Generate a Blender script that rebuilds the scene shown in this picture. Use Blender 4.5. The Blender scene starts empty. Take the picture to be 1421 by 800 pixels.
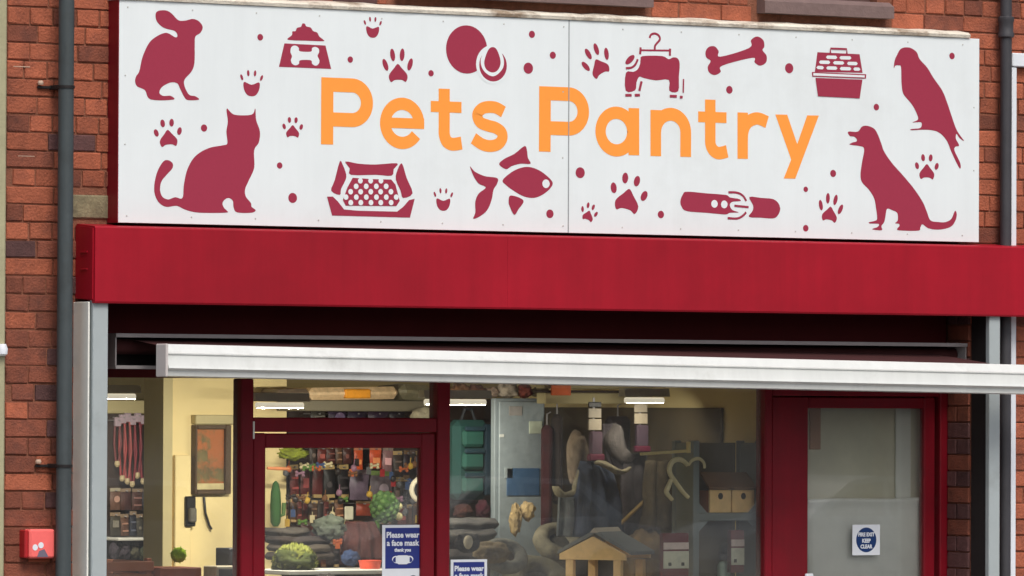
import bpy, bmesh, math, random
from mathutils import Vector, Matrix
random.seed(7)
S = bpy.context.scene
COL = S.collection
rad = math.radians

# ------------------------------------------------------------ camera (solved from the facade's straight lines)
F_PX, YAW, PITCH, ROLL = 8131.5, 0.555, 0.02073, 0.00414
DIST = F_PX / 316 * math.cos(YAW)
CAM = Vector((-math.tan(YAW) * DIST, -DIST, 2.15))
_F = Vector((math.sin(YAW) * math.cos(PITCH), math.cos(YAW) * math.cos(PITCH), math.sin(PITCH)))
_R = Vector((math.cos(YAW), -math.sin(YAW), 0))
_U = _R.cross(_F)
_R, _U = math.cos(ROLL) * _R + math.sin(ROLL) * _U, math.cos(ROLL) * _U - math.sin(ROLL) * _R
cd = bpy.data.cameras.new('camera')
cd.sensor_width = 36
cd.lens = F_PX / 1421 * 36
cd.clip_start, cd.clip_end = 0.5, 2000
cam = bpy.data.objects.new('camera', cd)
COL.objects.link(cam)
cam.matrix_world = Matrix((( _R.x, _U.x, -_F.x, CAM.x), (_R.y, _U.y, -_F.y, CAM.y), (_R.z, _U.z, -_F.z, CAM.z), (0, 0, 0, 1)))
S.camera = cam

# ------------------------------------------------------------ sky, sun, exposure
SUN_EL, SUN_AZ = 52, 188          # azimuth measured clockwise from +Y, the facade faces -Y
w = bpy.data.worlds.new('World')
S.world = w
w.use_nodes = True
nt = w.node_tree
sky = nt.nodes.new('ShaderNodeTexSky')
sky.sky_type = 'NISHITA'
sky.sun_disc = False
sky.sun_elevation = rad(SUN_EL)
sky.sun_rotation = rad(SUN_AZ)
sky.air_density, sky.dust_density, sky.ozone_density = 1.0, 5.0, 1.0
bg = nt.nodes['Background']
bg.inputs['Strength'].default_value = 0.13
nt.links.new(sky.outputs[0], bg.inputs[0])
sl = bpy.data.lights.new('sun', 'SUN')
sl.energy, sl.angle, sl.color = 1.4, rad(24), (1, 0.995, 0.985)
so = bpy.data.objects.new('sun', sl)
COL.objects.link(so)
sd = Vector((math.sin(rad(SUN_AZ)) * math.cos(rad(SUN_EL)), math.cos(rad(SUN_AZ)) * math.cos(rad(SUN_EL)), math.sin(rad(SUN_EL))))
so.rotation_euler = (-sd).to_track_quat('-Z', 'Y').to_euler()
S.view_settings.view_transform = 'Standard'
S.view_settings.look = 'None'
S.view_settings.gamma = 1
S.view_settings.use_curve_mapping = False
S.view_settings.exposure = 0.08


# ------------------------------------------------------------ helpers
def P(u, v, Y):
    """photo pixel -> the point where its ray meets the plane y = Y"""
    r = _F + _R * ((u - 710.5) / F_PX) - _U * ((v - 400) / F_PX)
    return CAM + r * ((Y + DIST) / r.y)


def X(u, Y, v=500):
    return P(u, v, Y).x


def Z(v, Y, u=700):
    return P(u, v, Y).z


def lin(r, g, b):
    f = lambda c: (c / 255 / 12.92) if c <= 10 else (((c / 255) + 0.055) / 1.055) ** 2.4
    return (f(r), f(g), f(b))


MATS = {}


def mat(name, col, rough=0.6, var=0.15, scale=6.0, bump=0.0, bscale=60.0, metal=0.0, rand=0.0, spec=0.4, coat=0.0, alpha_emit=None, col2=None, thr=(0.45, 0.7), streak=0.0):
    """procedural paint: base colour with two octaves of noise, optional per-object spread, relief and a second (dirt) colour"""
    if name in MATS:
        return MATS[name]
    m = bpy.data.materials.new(name)
    m.use_nodes = True
    n, l = m.node_tree.nodes, m.node_tree.links
    b = n['Principled BSDF']
    b.inputs['Roughness'].default_value = rough
    b.inputs['Metallic'].default_value = metal
    b.inputs['Specular IOR Level'].default_value = spec
    b.inputs['Coat Weight'].default_value = coat
    tc = n.new('ShaderNodeTexCoord')
    gm = n.new('ShaderNodeNewGeometry')
    nz = n.new('ShaderNodeTexNoise')
    nz.inputs['Scale'].default_value = scale
    nz.inputs['Detail'].default_value = 6
    nz.inputs['Roughness'].default_value = 0.65
    l.new(gm.outputs['Position'], nz.inputs['Vector'])
    mp = n.new('ShaderNodeMapRange')
    mp.inputs[1].default_value, mp.inputs[2].default_value = 0.25, 0.75
    mp.inputs[3].default_value, mp.inputs[4].default_value = 1 - var, 1 + var
    l.new(nz.outputs[0], mp.inputs[0])
    mul = n.new('ShaderNodeVectorMath')
    mul.operation = 'SCALE'
    mul.inputs[0].default_value = col
    l.new(mp.outputs[0], mul.inputs['Scale'])
    last = mul.outputs[0]
    if col2:
        n2 = n.new('ShaderNodeTexNoise')
        n2.inputs['Scale'].default_value = scale * 0.45
        n2.inputs['Detail'].default_value = 8
        n2.inputs['Roughness'].default_value = 0.7
        l.new(gm.outputs['Position'], n2.inputs['Vector'])
        r2 = n.new('ShaderNodeMapRange')
        r2.inputs[1].default_value, r2.inputs[2].default_value = thr
        l.new(n2.outputs[0], r2.inputs[0])
        mx = n.new('ShaderNodeMix')
        mx.data_type = 'RGBA'
        l.new(r2.outputs[0], mx.inputs[0])
        l.new(last, mx.inputs[6])
        mx.inputs[7].default_value = (*col2, 1)
        last = mx.outputs[2]
    if streak:
        vm = n.new('ShaderNodeVectorMath')
        vm.operation = 'MULTIPLY'
        vm.inputs[1].default_value = (14, 14, 0.9)
        l.new(gm.outputs['Position'], vm.inputs[0])
        n3 = n.new('ShaderNodeTexNoise')
        n3.inputs['Scale'].default_value = 1.0
        n3.inputs['Detail'].default_value = 7
        n3.inputs['Roughness'].default_value = 0.7
        l.new(vm.outputs[0], n3.inputs['Vector'])
        r3 = n.new('ShaderNodeMapRange')
        r3.inputs[1].default_value, r3.inputs[2].default_value = 0.35, 0.7
        r3.inputs[3].default_value, r3.inputs[4].default_value = 1 + streak * .4, 1 - streak
        l.new(n3.outputs[0], r3.inputs[0])
        s3 = n.new('ShaderNodeVectorMath')
        s3.operation = 'SCALE'
        l.new(last, s3.inputs[0])
        l.new(r3.outputs[0], s3.inputs['Scale'])
        last = s3.outputs[0]
    if rand:
        oi = n.new('ShaderNodeObjectInfo')
        hs = n.new('ShaderNodeHueSaturation')
        m1 = n.new('ShaderNodeMapRange')
        m1.inputs[3].default_value, m1.inputs[4].default_value = 1 - rand, 1 + rand
        l.new(oi.outputs['Random'], m1.inputs[0])
        l.new(m1.outputs[0], hs.inputs['Value'])
        l.new(last, hs.inputs['Color'])
        last = hs.outputs[0]
    l.new(last, b.inputs['Base Color'])
    if bump:
        nb = n.new('ShaderNodeTexNoise')
        nb.inputs['Scale'].default_value = bscale
        nb.inputs['Detail'].default_value = 5
        l.new(gm.outputs['Position'], nb.inputs['Vector'])
        bp = n.new('ShaderNodeBump')
        bp.inputs['Strength'].default_value = bump
        bp.inputs['Distance'].default_value = 0.01
        l.new(nb.outputs[0], bp.inputs['Height'])
        l.new(bp.outputs[0], b.inputs['Normal'])
    if alpha_emit:
        b.inputs['Emission Color'].default_value = (*alpha_emit[0], 1)
        b.inputs['Emission Strength'].default_value = alpha_emit[1]
    MATS[name] = m
    return m


def glass_mat(name, dirt=0.07, ior=1.5):  # dirt layer also stands in for street haze reflected in the glass
    m = bpy.data.materials.new(name)
    m.use_nodes = True
    n, l = m.node_tree.nodes, m.node_tree.links
    n.clear()
    out = n.new('ShaderNodeOutputMaterial')
    tr = n.new('ShaderNodeBsdfTransparent')
    tr.inputs[0].default_value = (0.97, 0.985, 0.975, 1)
    gl = n.new('ShaderNodeBsdfGlossy')
    gl.inputs['Roughness'].default_value = 0.01
    fr = n.new('ShaderNodeFresnel')
    fr.inputs[0].default_value = ior
    mx = n.new('ShaderNodeMixShader')
    l.new(fr.outputs[0], mx.inputs[0])
    l.new(tr.outputs[0], mx.inputs[1])
    l.new(gl.outputs[0], mx.inputs[2])
    df = n.new('ShaderNodeBsdfDiffuse')
    df.inputs[0].default_value = (0.6, 0.6, 0.56, 1)
    nz = n.new('ShaderNodeTexNoise')
    nz.inputs['Scale'].default_value = 2.5
    nz.inputs['Detail'].default_value = 8
    g = n.new('ShaderNodeNewGeometry')
    l.new(g.outputs['Position'], nz.inputs['Vector'])
    mr = n.new('ShaderNodeMapRange')
    mr.inputs[1].default_value, mr.inputs[2].default_value = 0.35, 0.8
    mr.inputs[3].default_value, mr.inputs[4].default_value = dirt * .4, dirt * 2
    l.new(nz.outputs[0], mr.inputs[0])
    m2 = n.new('ShaderNodeMixShader')
    l.new(mr.outputs[0], m2.inputs[0])
    l.new(mx.outputs[0], m2.inputs[1])
    l.new(df.outputs[0], m2.inputs[2])
    l.new(m2.outputs[0], out.inputs[0])
    MATS[name] = m
    return m


WL = {}          # world location of every object built


def link(o, loc, parent=None):
    COL.objects.link(o)
    WL[o.name] = Vector(loc)
    if parent:
        o.parent = parent
        o.location = Vector(loc) - WL[parent.name]
    else:
        o.location = loc
    return o


def tag(o, label=None, cat=None, group=None, kind=None):
    for k, v in (('label', label), ('category', cat), ('group', group), ('kind', kind)):
        if v:
            o[k] = v
    return o


def thing(name, loc, label, cat, group=None):
    o = bpy.data.objects.new(name, None)
    o.empty_display_size = 0.1
    link(o, loc)
    return tag(o, label, cat, group)


class MB:
    """collects shapes given in world coordinates; build() links them as one mesh object"""

    def __init__(s):
        s.v, s.f, s.m = [], [], []

    def add(s, vs, fs, mi=0):
        b = len(s.v)
        s.v += [Vector(p) for p in vs]
        s.f += [[b + i for i in f] for f in fs]
        s.m += [mi] * len(fs)
        return s

    def box(s, x0, x1, y0, y1, z0, z1, mi=0):
        vs = [(x, y, z) for z in (z0, z1) for y in (y0, y1) for x in (x0, x1)]
        return s.add(vs, [(0, 2, 3, 1), (4, 5, 7, 6), (0, 1, 5, 4), (2, 6, 7, 3), (0, 4, 6, 2), (1, 3, 7, 5)], mi)

    def bbox(s, x0, x1, y0, y1, z0, z1, b=0.004, mi=0):
        """box with a chamfer all round"""
        bm = bmesh.new()
        bmesh.ops.create_cube(bm, size=1)
        bmesh.ops.scale(bm, vec=(x1 - x0, y1 - y0, z1 - z0), verts=bm.verts)
        bmesh.ops.translate(bm, vec=((x0 + x1) / 2, (y0 + y1) / 2, (z0 + z1) / 2), verts=bm.verts)
        bmesh.ops.bevel(bm, geom=bm.edges[:] , offset=b, segments=1, affect='EDGES', clamp_overlap=True)
        return s.bm(bm, mi)

    def bm(s, bm, mi=0):
        bm.verts.index_update()
        s.add([v.co.copy() for v in bm.verts], [[v.index for v in f.verts] for f in bm.faces], mi)
        bm.free()
        return s

    def prism_x(s, prof, xa, xb, dz=0.0, mi=0):
        """profile [(y, z)] swept along x; dz = drop at the far end"""
        n = len(prof)
        vs = [(xa, y, z) for y, z in prof] + [(xb, y, z - dz) for y, z in prof]
        fs = [(i, (i + 1) % n, n + (i + 1) % n, n + i) for i in range(n)]
        return s.add(vs, fs + [tuple(range(n))[::-1], tuple(range(n, 2 * n))], mi)

    def tube(s, pts, r, n=10, mi=0, rs=None):
        pts = [Vector(p) for p in pts]
        vs, fs = [], []
        for i, p in enumerate(pts):
            d = (pts[min(i + 1, len(pts) - 1)] - pts[max(i - 1, 0)]).normalized()
            a = Vector((0, 1, 0)) if abs(d.y) < 0.9 else Vector((0, 0, 1))
            a = (a - d * a.dot(d)).normalized()
            b = d.cross(a)
            rr = rs[i] if rs else r
            vs += [p + (a * math.cos(2 * math.pi * k / n) + b * math.sin(2 * math.pi * k / n)) * rr for k in range(n)]
        for i in range(len(pts) - 1):
            for k in range(n):
                fs.append((i * n + k, i * n + (k + 1) % n, (i + 1) * n + (k + 1) % n, (i + 1) * n + k))
        fs += [tuple(range(n))[::-1], tuple((len(pts) - 1) * n + k for k in range(n))]
        return s.add(vs, fs, mi)

    def lathe(s, c, prof, n=16, mi=0):
        c = Vector(c)
        vs, fs = [], []
        for r, z in prof:
            vs += [c + Vector((r * math.cos(2 * math.pi * k / n), r * math.sin(2 * math.pi * k / n), z)) for k in range(n)]
        for i in range(len(prof) - 1):
            for k in range(n):
                fs.append((i * n + k, i * n + (k + 1) % n, (i + 1) * n + (k + 1) % n, (i + 1) * n + k))
        fs += [tuple(range(n))[::-1], tuple((len(prof) - 1) * n + k for k in range(n))]
        return s.add(vs, fs, mi)

    def blob(s, c, r, amp=0.15, seed=0, sub=3, freq=3.0, mi=0):
        """lumpy rounded body with radii r = (rx, ry, rz)"""
        from mathutils import noise
        bm = bmesh.new()
        bmesh.ops.create_icosphere(bm, subdivisions=sub, radius=1)
        off = Vector((seed * 3.1, seed * 1.7, seed * 5.3))
        for v in bm.verts:
            k = 1 + amp * noise.noise(v.co * freq * 0.5 + off) + amp * 0.6 * noise.noise(v.co * freq * 1.7 + off) + (amp * .16 * noise.noise(v.co * freq * 5 + off) if sub > 3 else 0)
            v.co = Vector((v.co.x * r[0] * k, v.co.y * r[1] * k, v.co.z * r[2] * k)) + Vector(c)
        return s.bm(bm, mi)

    def build(s, name, mats, parent=None, smooth=False, loc=None):
        if not isinstance(mats, (list, tuple)):
            mats = [mats]
        xs = [p.x for p in s.v]; ys = [p.y for p in s.v]; zs = [p.z for p in s.v]
        o0 = Vector(loc) if loc is not None else Vector(((min(xs) + max(xs)) / 2, (min(ys) + max(ys)) / 2, min(zs)))
        me = bpy.data.meshes.new(name)
        me.from_pydata([p - o0 for p in s.v], [], s.f)
        for m in mats:
            me.materials.append(m)
        me.polygons.foreach_set('material_index', s.m)
        if smooth:
            me.polygons.foreach_set('use_smooth', [True] * len(me.polygons))
        me.update()
        bm = bmesh.new(); bm.from_mesh(me)
        bmesh.ops.recalc_face_normals(bm, faces=bm.faces)
        bm.to_mesh(me); bm.free()
        return link(bpy.data.objects.new(name, me), o0, parent)


def smooth_by_angle(o, a=40):
    me = o.data
    me.polygons.foreach_set('use_smooth', [True] * len(me.polygons))
    me.set_sharp_from_angle(angle=rad(a))
    return o


def catmull(pts, n=5, closed=True):
    out = []
    N = len(pts)
    rng = range(N) if closed else range(N - 1)
    for i in rng:
        g = lambda k: pts[k % N] if closed else pts[max(0, min(N - 1, k))]
        p0, p1, p2, p3 = g(i - 1), g(i), g(i + 1), g(i + 2)
        for j in range(n):
            t = j / n
            out.append(tuple(0.5 * (2 * b + (c - a) * t + (2 * a - 5 * b + 4 * c - d) * t * t + (3 * b - a - 3 * c + d) * t ** 3)
                             for a, b, c, d in zip(p0, p1, p2, p3)))
    if not closed:
        out.append(tuple(pts[-1]))
    return out


# ------------------------------------------------------------ materials
M_brick = mat('brick_orange', lin(164, 92, 66), 0.85, 0.26, 14, 0.7, 90, rand=0.2, col2=lin(118, 68, 54), thr=(0.5, 0.74))
M_brick2 = mat('brick_brown', lin(130, 74, 56), 0.85, 0.25, 16, 0.6, 110, rand=0.16, col2=lin(88, 54, 46), thr=(0.46, 0.72))
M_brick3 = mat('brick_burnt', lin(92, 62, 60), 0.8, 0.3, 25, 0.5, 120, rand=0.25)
M_mortar = mat('sooty_mortar', lin(134, 86, 66), 0.95, 0.3, 30, 0.6, 150)
M_lime = mat('pale_mortar', lin(190, 165, 145), 0.95, 0.2, 30)
M_stone = mat('weathered_stone', lin(134, 126, 98), 0.9, 0.25, 18, 0.5, 90, col2=lin(92, 86, 70))
M_pale = mat('pale_render', lin(168, 164, 132), 0.85, 0.15, 8, 0.2, 60)
M_white = mat('sign_white', lin(230, 238, 239), 0.35, 0.035, 1.6, .06, 2, spec=0.35, col2=lin(216, 222, 221), thr=(.55, .85), streak=.025)
M_print = mat('print_maroon', lin(158, 48, 72), 0.45, 0.04, 80)
M_orange = mat('print_orange', lin(255, 160, 66), 0.45, 0.02, 60)
M_seam = mat('joint_grey', lin(150, 155, 158), 0.5, 0.1, 40)
M_screw = mat('screw_cap', lin(196, 198, 194), 0.4, 0.1, 40)
M_maroon = mat('maroon_paint', lin(124, 14, 30), 0.45, 0.1, 5, 0.06, 40, spec=0.28, col2=lin(104, 22, 30), thr=(0.45, 0.75), streak=.12)
M_red = mat('shutter_red', lin(164, 16, 37), 0.46, 0.13, 1.3, 0.35, 2.6, spec=0.3, col2=lin(138, 14, 30), thr=(0.38, 0.72), streak=.1)
M_flash = mat('weathered_white_timber', lin(222, 216, 200), 0.8, 0.15, 9, 0.6, 70, col2=lin(150, 132, 112), thr=(0.52, 0.66))
M_pipe = mat('grey_pipe_paint', lin(68, 76, 78), 0.5, 0.1, 12, 0.1, 60, col2=lin(56, 60, 60), thr=(.5, .8), streak=.2)
M_pipe2 = mat('dark_pipe_paint', lin(66, 66, 70), 0.5, 0.12, 12, 0.1, 60, streak=.25)
M_iron = mat('black_iron', lin(30, 26, 26), 0.6, 0.2, 30)
M_galv = mat('galvanised_rail', lin(166, 176, 177), 0.5, 0.06, 6, 0.05, 40, col2=lin(150, 158, 158), thr=(0.56, 0.75))
M_galv2 = mat('galvanised_angle', lin(238, 240, 230), 0.55, 0.08, 7, 0.08, 40, col2=lin(200, 198, 186), thr=(0.64, 0.9))
M_alu = mat('white_coated_aluminium', lin(216, 220, 216), 0.3, 0.04, 6, spec=0.5, col2=lin(186, 188, 182), thr=(.55, .8), streak=.06)
M_dalu = mat('dull_aluminium', lin(150, 146, 146), 0.45, 0.1, 10)
M_fabric = mat('awning_fabric', lin(66, 28, 28), 0.9, 0.15, 10, 0.2, 200)
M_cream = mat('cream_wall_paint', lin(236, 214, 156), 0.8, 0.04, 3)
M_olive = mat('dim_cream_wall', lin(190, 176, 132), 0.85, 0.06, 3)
M_ceil = mat('ceiling_white', lin(205, 200, 186), 0.9, 0.04, 3)
M_floor = mat('shop_vinyl_floor', lin(96, 88, 80), 0.6, 0.15, 5)
M_tube = mat('lit_tube', lin(255, 248, 230), 0.4, 0.0, 3, alpha_emit=((1, 0.9, 0.72), .6))
M_batten = mat('lamp_batten', lin(206, 204, 196), 0.5, 0.04, 5)
M_darkboard = mat('dark_slatwall', lin(58, 44, 38), 0.7, 0.15, 6)
M_wood = mat('pale_pine', lin(244, 204, 140), 0.6, 0.14, 24, 0.1, 90)
M_brownwood = mat('stained_wood', lin(172, 98, 56), 0.6, 0.2, 22, 0.1, 80)
M_rack = mat('grey_rack_steel', lin(128, 136, 134), 0.5, 0.08, 8)
M_asphalt = mat('asphalt', (0.09, 0.09, 0.092), 0.9, 0.25, 14, 0.5, 120)
M_pave = mat('paving', (0.3, 0.29, 0.275), 0.9, 0.2, 5, 0.3, 60)
M_kerb = mat('kerb_stone', (0.25, 0.24, 0.23), 0.9, 0.2, 9, 0.3, 60)
M_navy = mat('poster_navy', lin(44, 56, 128), 0.4, 0.03, 30)
M_navy2 = mat('sign_blue', lin(20, 56, 110), 0.4, 0.03, 30)
M_paper = mat('poster_white', lin(226, 232, 238), 0.5, 0.02, 30)
M_alarm = mat('alarm_red_plastic', lin(246, 112, 108), 0.4, 0.06, 20, spec=0.5)
M_alarm2 = mat('alarm_red_dark', lin(170, 32, 36), 0.4, 0.06, 20, spec=0.5)
M_glass = glass_mat('window_glass')
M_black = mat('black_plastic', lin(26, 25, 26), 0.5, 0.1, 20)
def cm(r, g, b, rough=0.6, var=0.18):
    return mat('pack_%d_%d_%d' % (r, g, b), lin(r, g, b), rough, var, 28)

def soft(r, g, b):
    d = lambda c, k: max(0, min(255, int(c * k)))
    return mat('fleece_%d_%d_%d' % (r, g, b), lin(r, g, b), .95, .3, 30, .6, 150, col2=lin(d(r, .72), d(g, .72), d(b, .74)), thr=(.42, .7))

# ------------------------------------------------------------ key dimensions
YS = -0.09                      # sign face
YB = -0.165                     # shutter hood face
YR = -0.145                     # guide rail face
YF = 0.18                       # shopfront face
YG = 0.215                      # glass
XL_IN = X(150, YR)              # opening between the guide rails
XR_IN = X(1373, YR)
X_WL = XL_IN - 0.03             # wall opening
X_WR = X(1349, 0)
Z_HEAD = Z(528, YF)
Z_SOFF = Z(421, YB, 300)
print('opening', XL_IN, XR_IN, 'head', Z_HEAD, 'soffit', Z_SOFF, 'brick course px', 75e-3 * F_PX / ((P(60, 400, 0) - CAM).dot(_F)))

# ------------------------------------------------------------ ground
YK = -3.2
tag(MB().box(-30, 34, YK, 0.3, -0.14, 0.0).build('pavement', M_pave), kind='structure')
tag(MB().box(-30, 34, YK - 0.14, YK - 0.002, -0.2, 0.004).build('kerb', M_kerb), kind='structure')
tag(MB().box(-60, 70, -40, YK - 0.142, -0.3, -0.12).build('road', M_asphalt), kind='structure')
tag(MB().box(-600, 600, -600, 600, -0.5, -0.31).build('ground', M_pave), kind='structure')

# ------------------------------------------------------------ building
XW0, XW1 = X(8, 0), 5.2
ZTOP = 5.2
BD = thing('brick_building', ((X_WL + X_WR) / 2, 0.2, 0), 'red brick building whose ground floor holds the maroon pet shop front', 'building')
YM = 0.007                       # mortar face, bricks stand at y = 0
ZL = Z(424, YF, 300) + 0.06      # underside of the wall above the opening
wl = MB()
wl.box(XW0, X_WL, YM, 0.36, 0, ZL)
wl.box(X_WR, XW1, YM, 0.36, 0, ZL)
# upper wall with two window openings
ZS = Z(23, 0, 1140)              # underside of the sills
ZWB = ZS + 0.065
W1 = (X(560, 0, 0), X(884, 0, 0)); W2 = (X(1064, 0, 10), X(1218, 0, 10))
wl.box(XW0, XW1, YM, 0.36, ZL, ZWB)
for a, b in ((XW0, W1[0]), (W1[1], W2[0]), (W2[1], XW1)):
    wl.box(a, b, YM, 0.36, ZWB, ZTOP)
wall = wl.build('wall', M_mortar, BD)

# bricks: three weathered brick meshes per length, shared
C, BL, J = 0.075, 0.218, 0.0065
bm_cache = {}
def brick_mesh(L, k, m):
    key = (round(L, 2), k, m.name)
    if key in bm_cache:
        return bm_cache[key]
    rr = random.Random(hash((round(L, 2), k)))
    b = MB().bbox(0, L, 0, 0.06, 0, C - J, 0.0035)
    for p in b.v:
        p.x += rr.uniform(-.0022, .0022); p.z += rr.uniform(-.0022, .0022); p.y += rr.uniform(-.0018, .0018)
    me = bpy.data.meshes.new('brick')
    me.from_pydata(b.v, [], b.f)
    me.materials.append(m)
    me.update()
    bm_cache[key] = me
    return me

rb = random.Random(11)
nbr = 0
far = MB()
def in_view(x0, x1, z):
    d = Vector(((x0 + x1) / 2, 0, z)) - CAM
    dep = d.dot(_F)
    u = 710.5 + F_PX * d.dot(_R) / dep; v = 400 - F_PX * d.dot(_U) / dep
    return -70 < u < 1480 and -45 < v < 830, u, v
def free(x0, x1, z, holes):
    for hx0, hx1, hz0, hz1 in holes:
        if x0 < hx1 - 0.01 and x1 > hx0 + 0.01 and z < hz1 - 0.01 and z + C > hz0 + 0.01:
            return False
    return True
STONE = (X(99, 0, 290), X(150, 0, 290) + 0.2, Z(304, 0, 125), Z(271, 0, 125))
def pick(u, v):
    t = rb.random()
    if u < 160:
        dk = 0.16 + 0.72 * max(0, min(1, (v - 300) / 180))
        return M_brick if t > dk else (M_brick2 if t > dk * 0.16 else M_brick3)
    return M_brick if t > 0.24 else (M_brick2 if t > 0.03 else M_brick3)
def lay(x0, x1, za, zb, holes=(), y=0.0, skipfar=False):
    global nbr
    k = int(math.ceil(za / C - .01))
    while k * C < zb - 0.01:
        z = k * C
        off = (0, BL * 0.5 + 0.05, 0, BL * 0.25)[k % 4]
        hdr = (k % 3 == 2)
        x = x0 - off * 0.5
        first = True
        while x < x1:
            L = 0.1025 if (hdr or rb.random() < 0.16) else BL
            a, b = max(x, x0), min(x + L, x1)
            x += L + J
            if b - a < 0.03:
                continue
            if not free(a, b, z, holes):
                # trim against the holes instead of dropping whole bricks
                for hx0, hx1, hz0, hz1 in holes:
                    if z < hz1 - 0.01 and z + C > hz0 + 0.01:
                        if a < hx0 < b: b = hx0 - 0.003
                        elif a < hx1 < b: a = hx1 + 0.003
                if b - a < 0.03 or not free(a, b, z, holes):
                    continue
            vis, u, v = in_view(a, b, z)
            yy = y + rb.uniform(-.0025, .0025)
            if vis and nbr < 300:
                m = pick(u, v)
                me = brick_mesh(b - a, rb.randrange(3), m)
                o = bpy.data.objects.new('brick', me)
                link(o, (a + rb.uniform(-.001, .001), yy, z + J / 2), wall)
                o.rotation_euler.y = rb.uniform(-.004, .004)
                nbr += 1
            else:
                far.box(a, b, yy, yy + .03, z + J / 2, z + C - J / 2)
        k += 1
RIGHTP = X(1343, 0, 20)
holes_up = [STONE, (W1[0] - .08, W1[1] + .08, ZS, ZWB), (W2[0] - .08, W2[1] + .08, ZS, ZWB), (W1[0], W1[1], ZWB, ZTOP + 1), (W2[0], W2[1], ZWB, ZTOP + 1)]
SX0, SX1 = X(163, YS), X(1358, YS)
SZ0, SZ1 = Z(309.5, YS, 180), Z(0.5, YS, 180)
# the wall hidden behind the sign and the hood needs no bricks
lay(XW0, X_WL, 0, ZL, [STONE])
lay(X_WR, XW1, 0, ZL, [STONE])
lay(XW0, SX0 + 0.12, ZL, SZ1, [STONE])
lay(X(1340, 0), XW1, ZL, SZ1, [])
lay(XW0, XW1, SZ1, ZTOP, holes_up)
tag(far.build('brickwork', M_brick, wall), kind='stuff')
print('bricks', nbr)
MB().bbox(STONE[0], STONE[1], -0.004, 0.05, STONE[2], STONE[3], 0.006).build('padstone', M_stone, BD)
# a few pale smears of mortar left on the joints
for u, v in ((30, 93), (36, 217)):
    p = P(u, v, 0)
    MB().bbox(p.x - .04, p.x + .04, -.0025, .004, p.z - .0025, p.z + .0025, .0015).build('mortar_smear', M_lime, wall)

# bricks on the right-hand reveal
for k in range(0, int(ZL / C)):
    m = rb.choice([M_brick2, M_brick3, M_brick3])
    segs = [(0.012, 0.175)] if k % 2 else [(0.012, 0.10), (0.109, 0.178)]
    for a, b in segs:
        if k * C > 1.2:
            MB().bbox(X_WR - .012, X_WR + .03, a, b, k * C + J / 2, (k + 1) * C - J / 2, .003).build('brick', m, wall)

# upper windows
for (a, b) in (W1, W2):
    wn = MB().bbox(a, b, 0.06, 0.12, ZWB, ZWB + 0.09, 0.004)
    for xx in (a, b - .07, (a + b) / 2 - .03):
        wn.bbox(xx, xx + .07, 0.062, 0.118, ZWB + .088, ZTOP - .3, .004)
    wo = wn.build('upper_window', mat('brown_window_wood', lin(92, 70, 66), 0.5, 0.12, 14), BD)
    MB().box(a + .02, b - .02, .085, .091, ZWB + .05, ZTOP - .3).build('pane', M_glass, wo)
    MB().prism_x([(-.06, ZS), (.05, ZS), (.05, ZWB + .012), (-.02, ZWB + .01), (-.06, ZWB - .012)], a - .05, b + .05).build('sill', mat('sill_stone', lin(120, 100, 96), .75, .15, 16, .3, 60), wo)
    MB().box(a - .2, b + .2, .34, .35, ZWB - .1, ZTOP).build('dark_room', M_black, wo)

# shop interior shell
YBACK = 5.6
X_PART = X(1066, YF + 0.08)
X_LOB = X_WR + 0.03
ZC = 2.62
XI0 = XW0 - 1.2
MB().box(XI0, X_LOB + .1, 0.262, YBACK, -0.02, 0.03).build('shop_floor', M_floor, BD)
MB().box(XI0, X_LOB + .1, 0.37, YBACK, ZC, ZC + .05).build('ceiling', M_ceil, BD)
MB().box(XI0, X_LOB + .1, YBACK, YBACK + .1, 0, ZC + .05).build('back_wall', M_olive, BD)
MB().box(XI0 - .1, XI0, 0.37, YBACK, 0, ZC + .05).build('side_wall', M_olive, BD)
MB().box(X_PART, X_PART + .07, 0.265, YBACK - .003, .03, ZC - .002).build('partition_wall', M_cream, BD)

# lobby behind the right-hand door: plain walls, with sheets of board stood behind the glass
lobw = mat('lobby_paint', lin(176, 172, 152), .8, .06, 3)
MB().box(X_LOB, X_LOB + .07, 0.265, YBACK - .003, .03, ZC - .002).build('lobby_wall', lobw, BD)
MB().box(X_PART + .072, X_LOB - .002, 2.2, 2.26, .03, ZC - .003).build('lobby_end_wall', lobw, BD)
# pale neighbour pilaster on the left, white trunking on the right neighbour
t = MB().bbox(X(-60, -.02), X(6.5, -.02), -.03, .2, 0, ZTOP, .008)
tag(t.build('pilaster', M_pale), 'pale rendered pilaster beside the brick pier with the grey downpipe', 'pilaster')
t = thing('cable_trunking', P(1405, 800, -.03), 'white plastic trunking running down the brickwork beside the dark downpipe', 'trunking')
zt = Z(84, -.03, 1410)
MB().bbox(X(1402, -.03), X(1409.5, -.03), -.035, -.004, .6, zt - .033, .003).build('vertical_run', M_paper, t)
MB().bbox(X(1402, -.03), X(1402, -.03) + .5, -.042, -.004, zt - .03, zt + .033, .004).build('top_box', M_paper, t)

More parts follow.
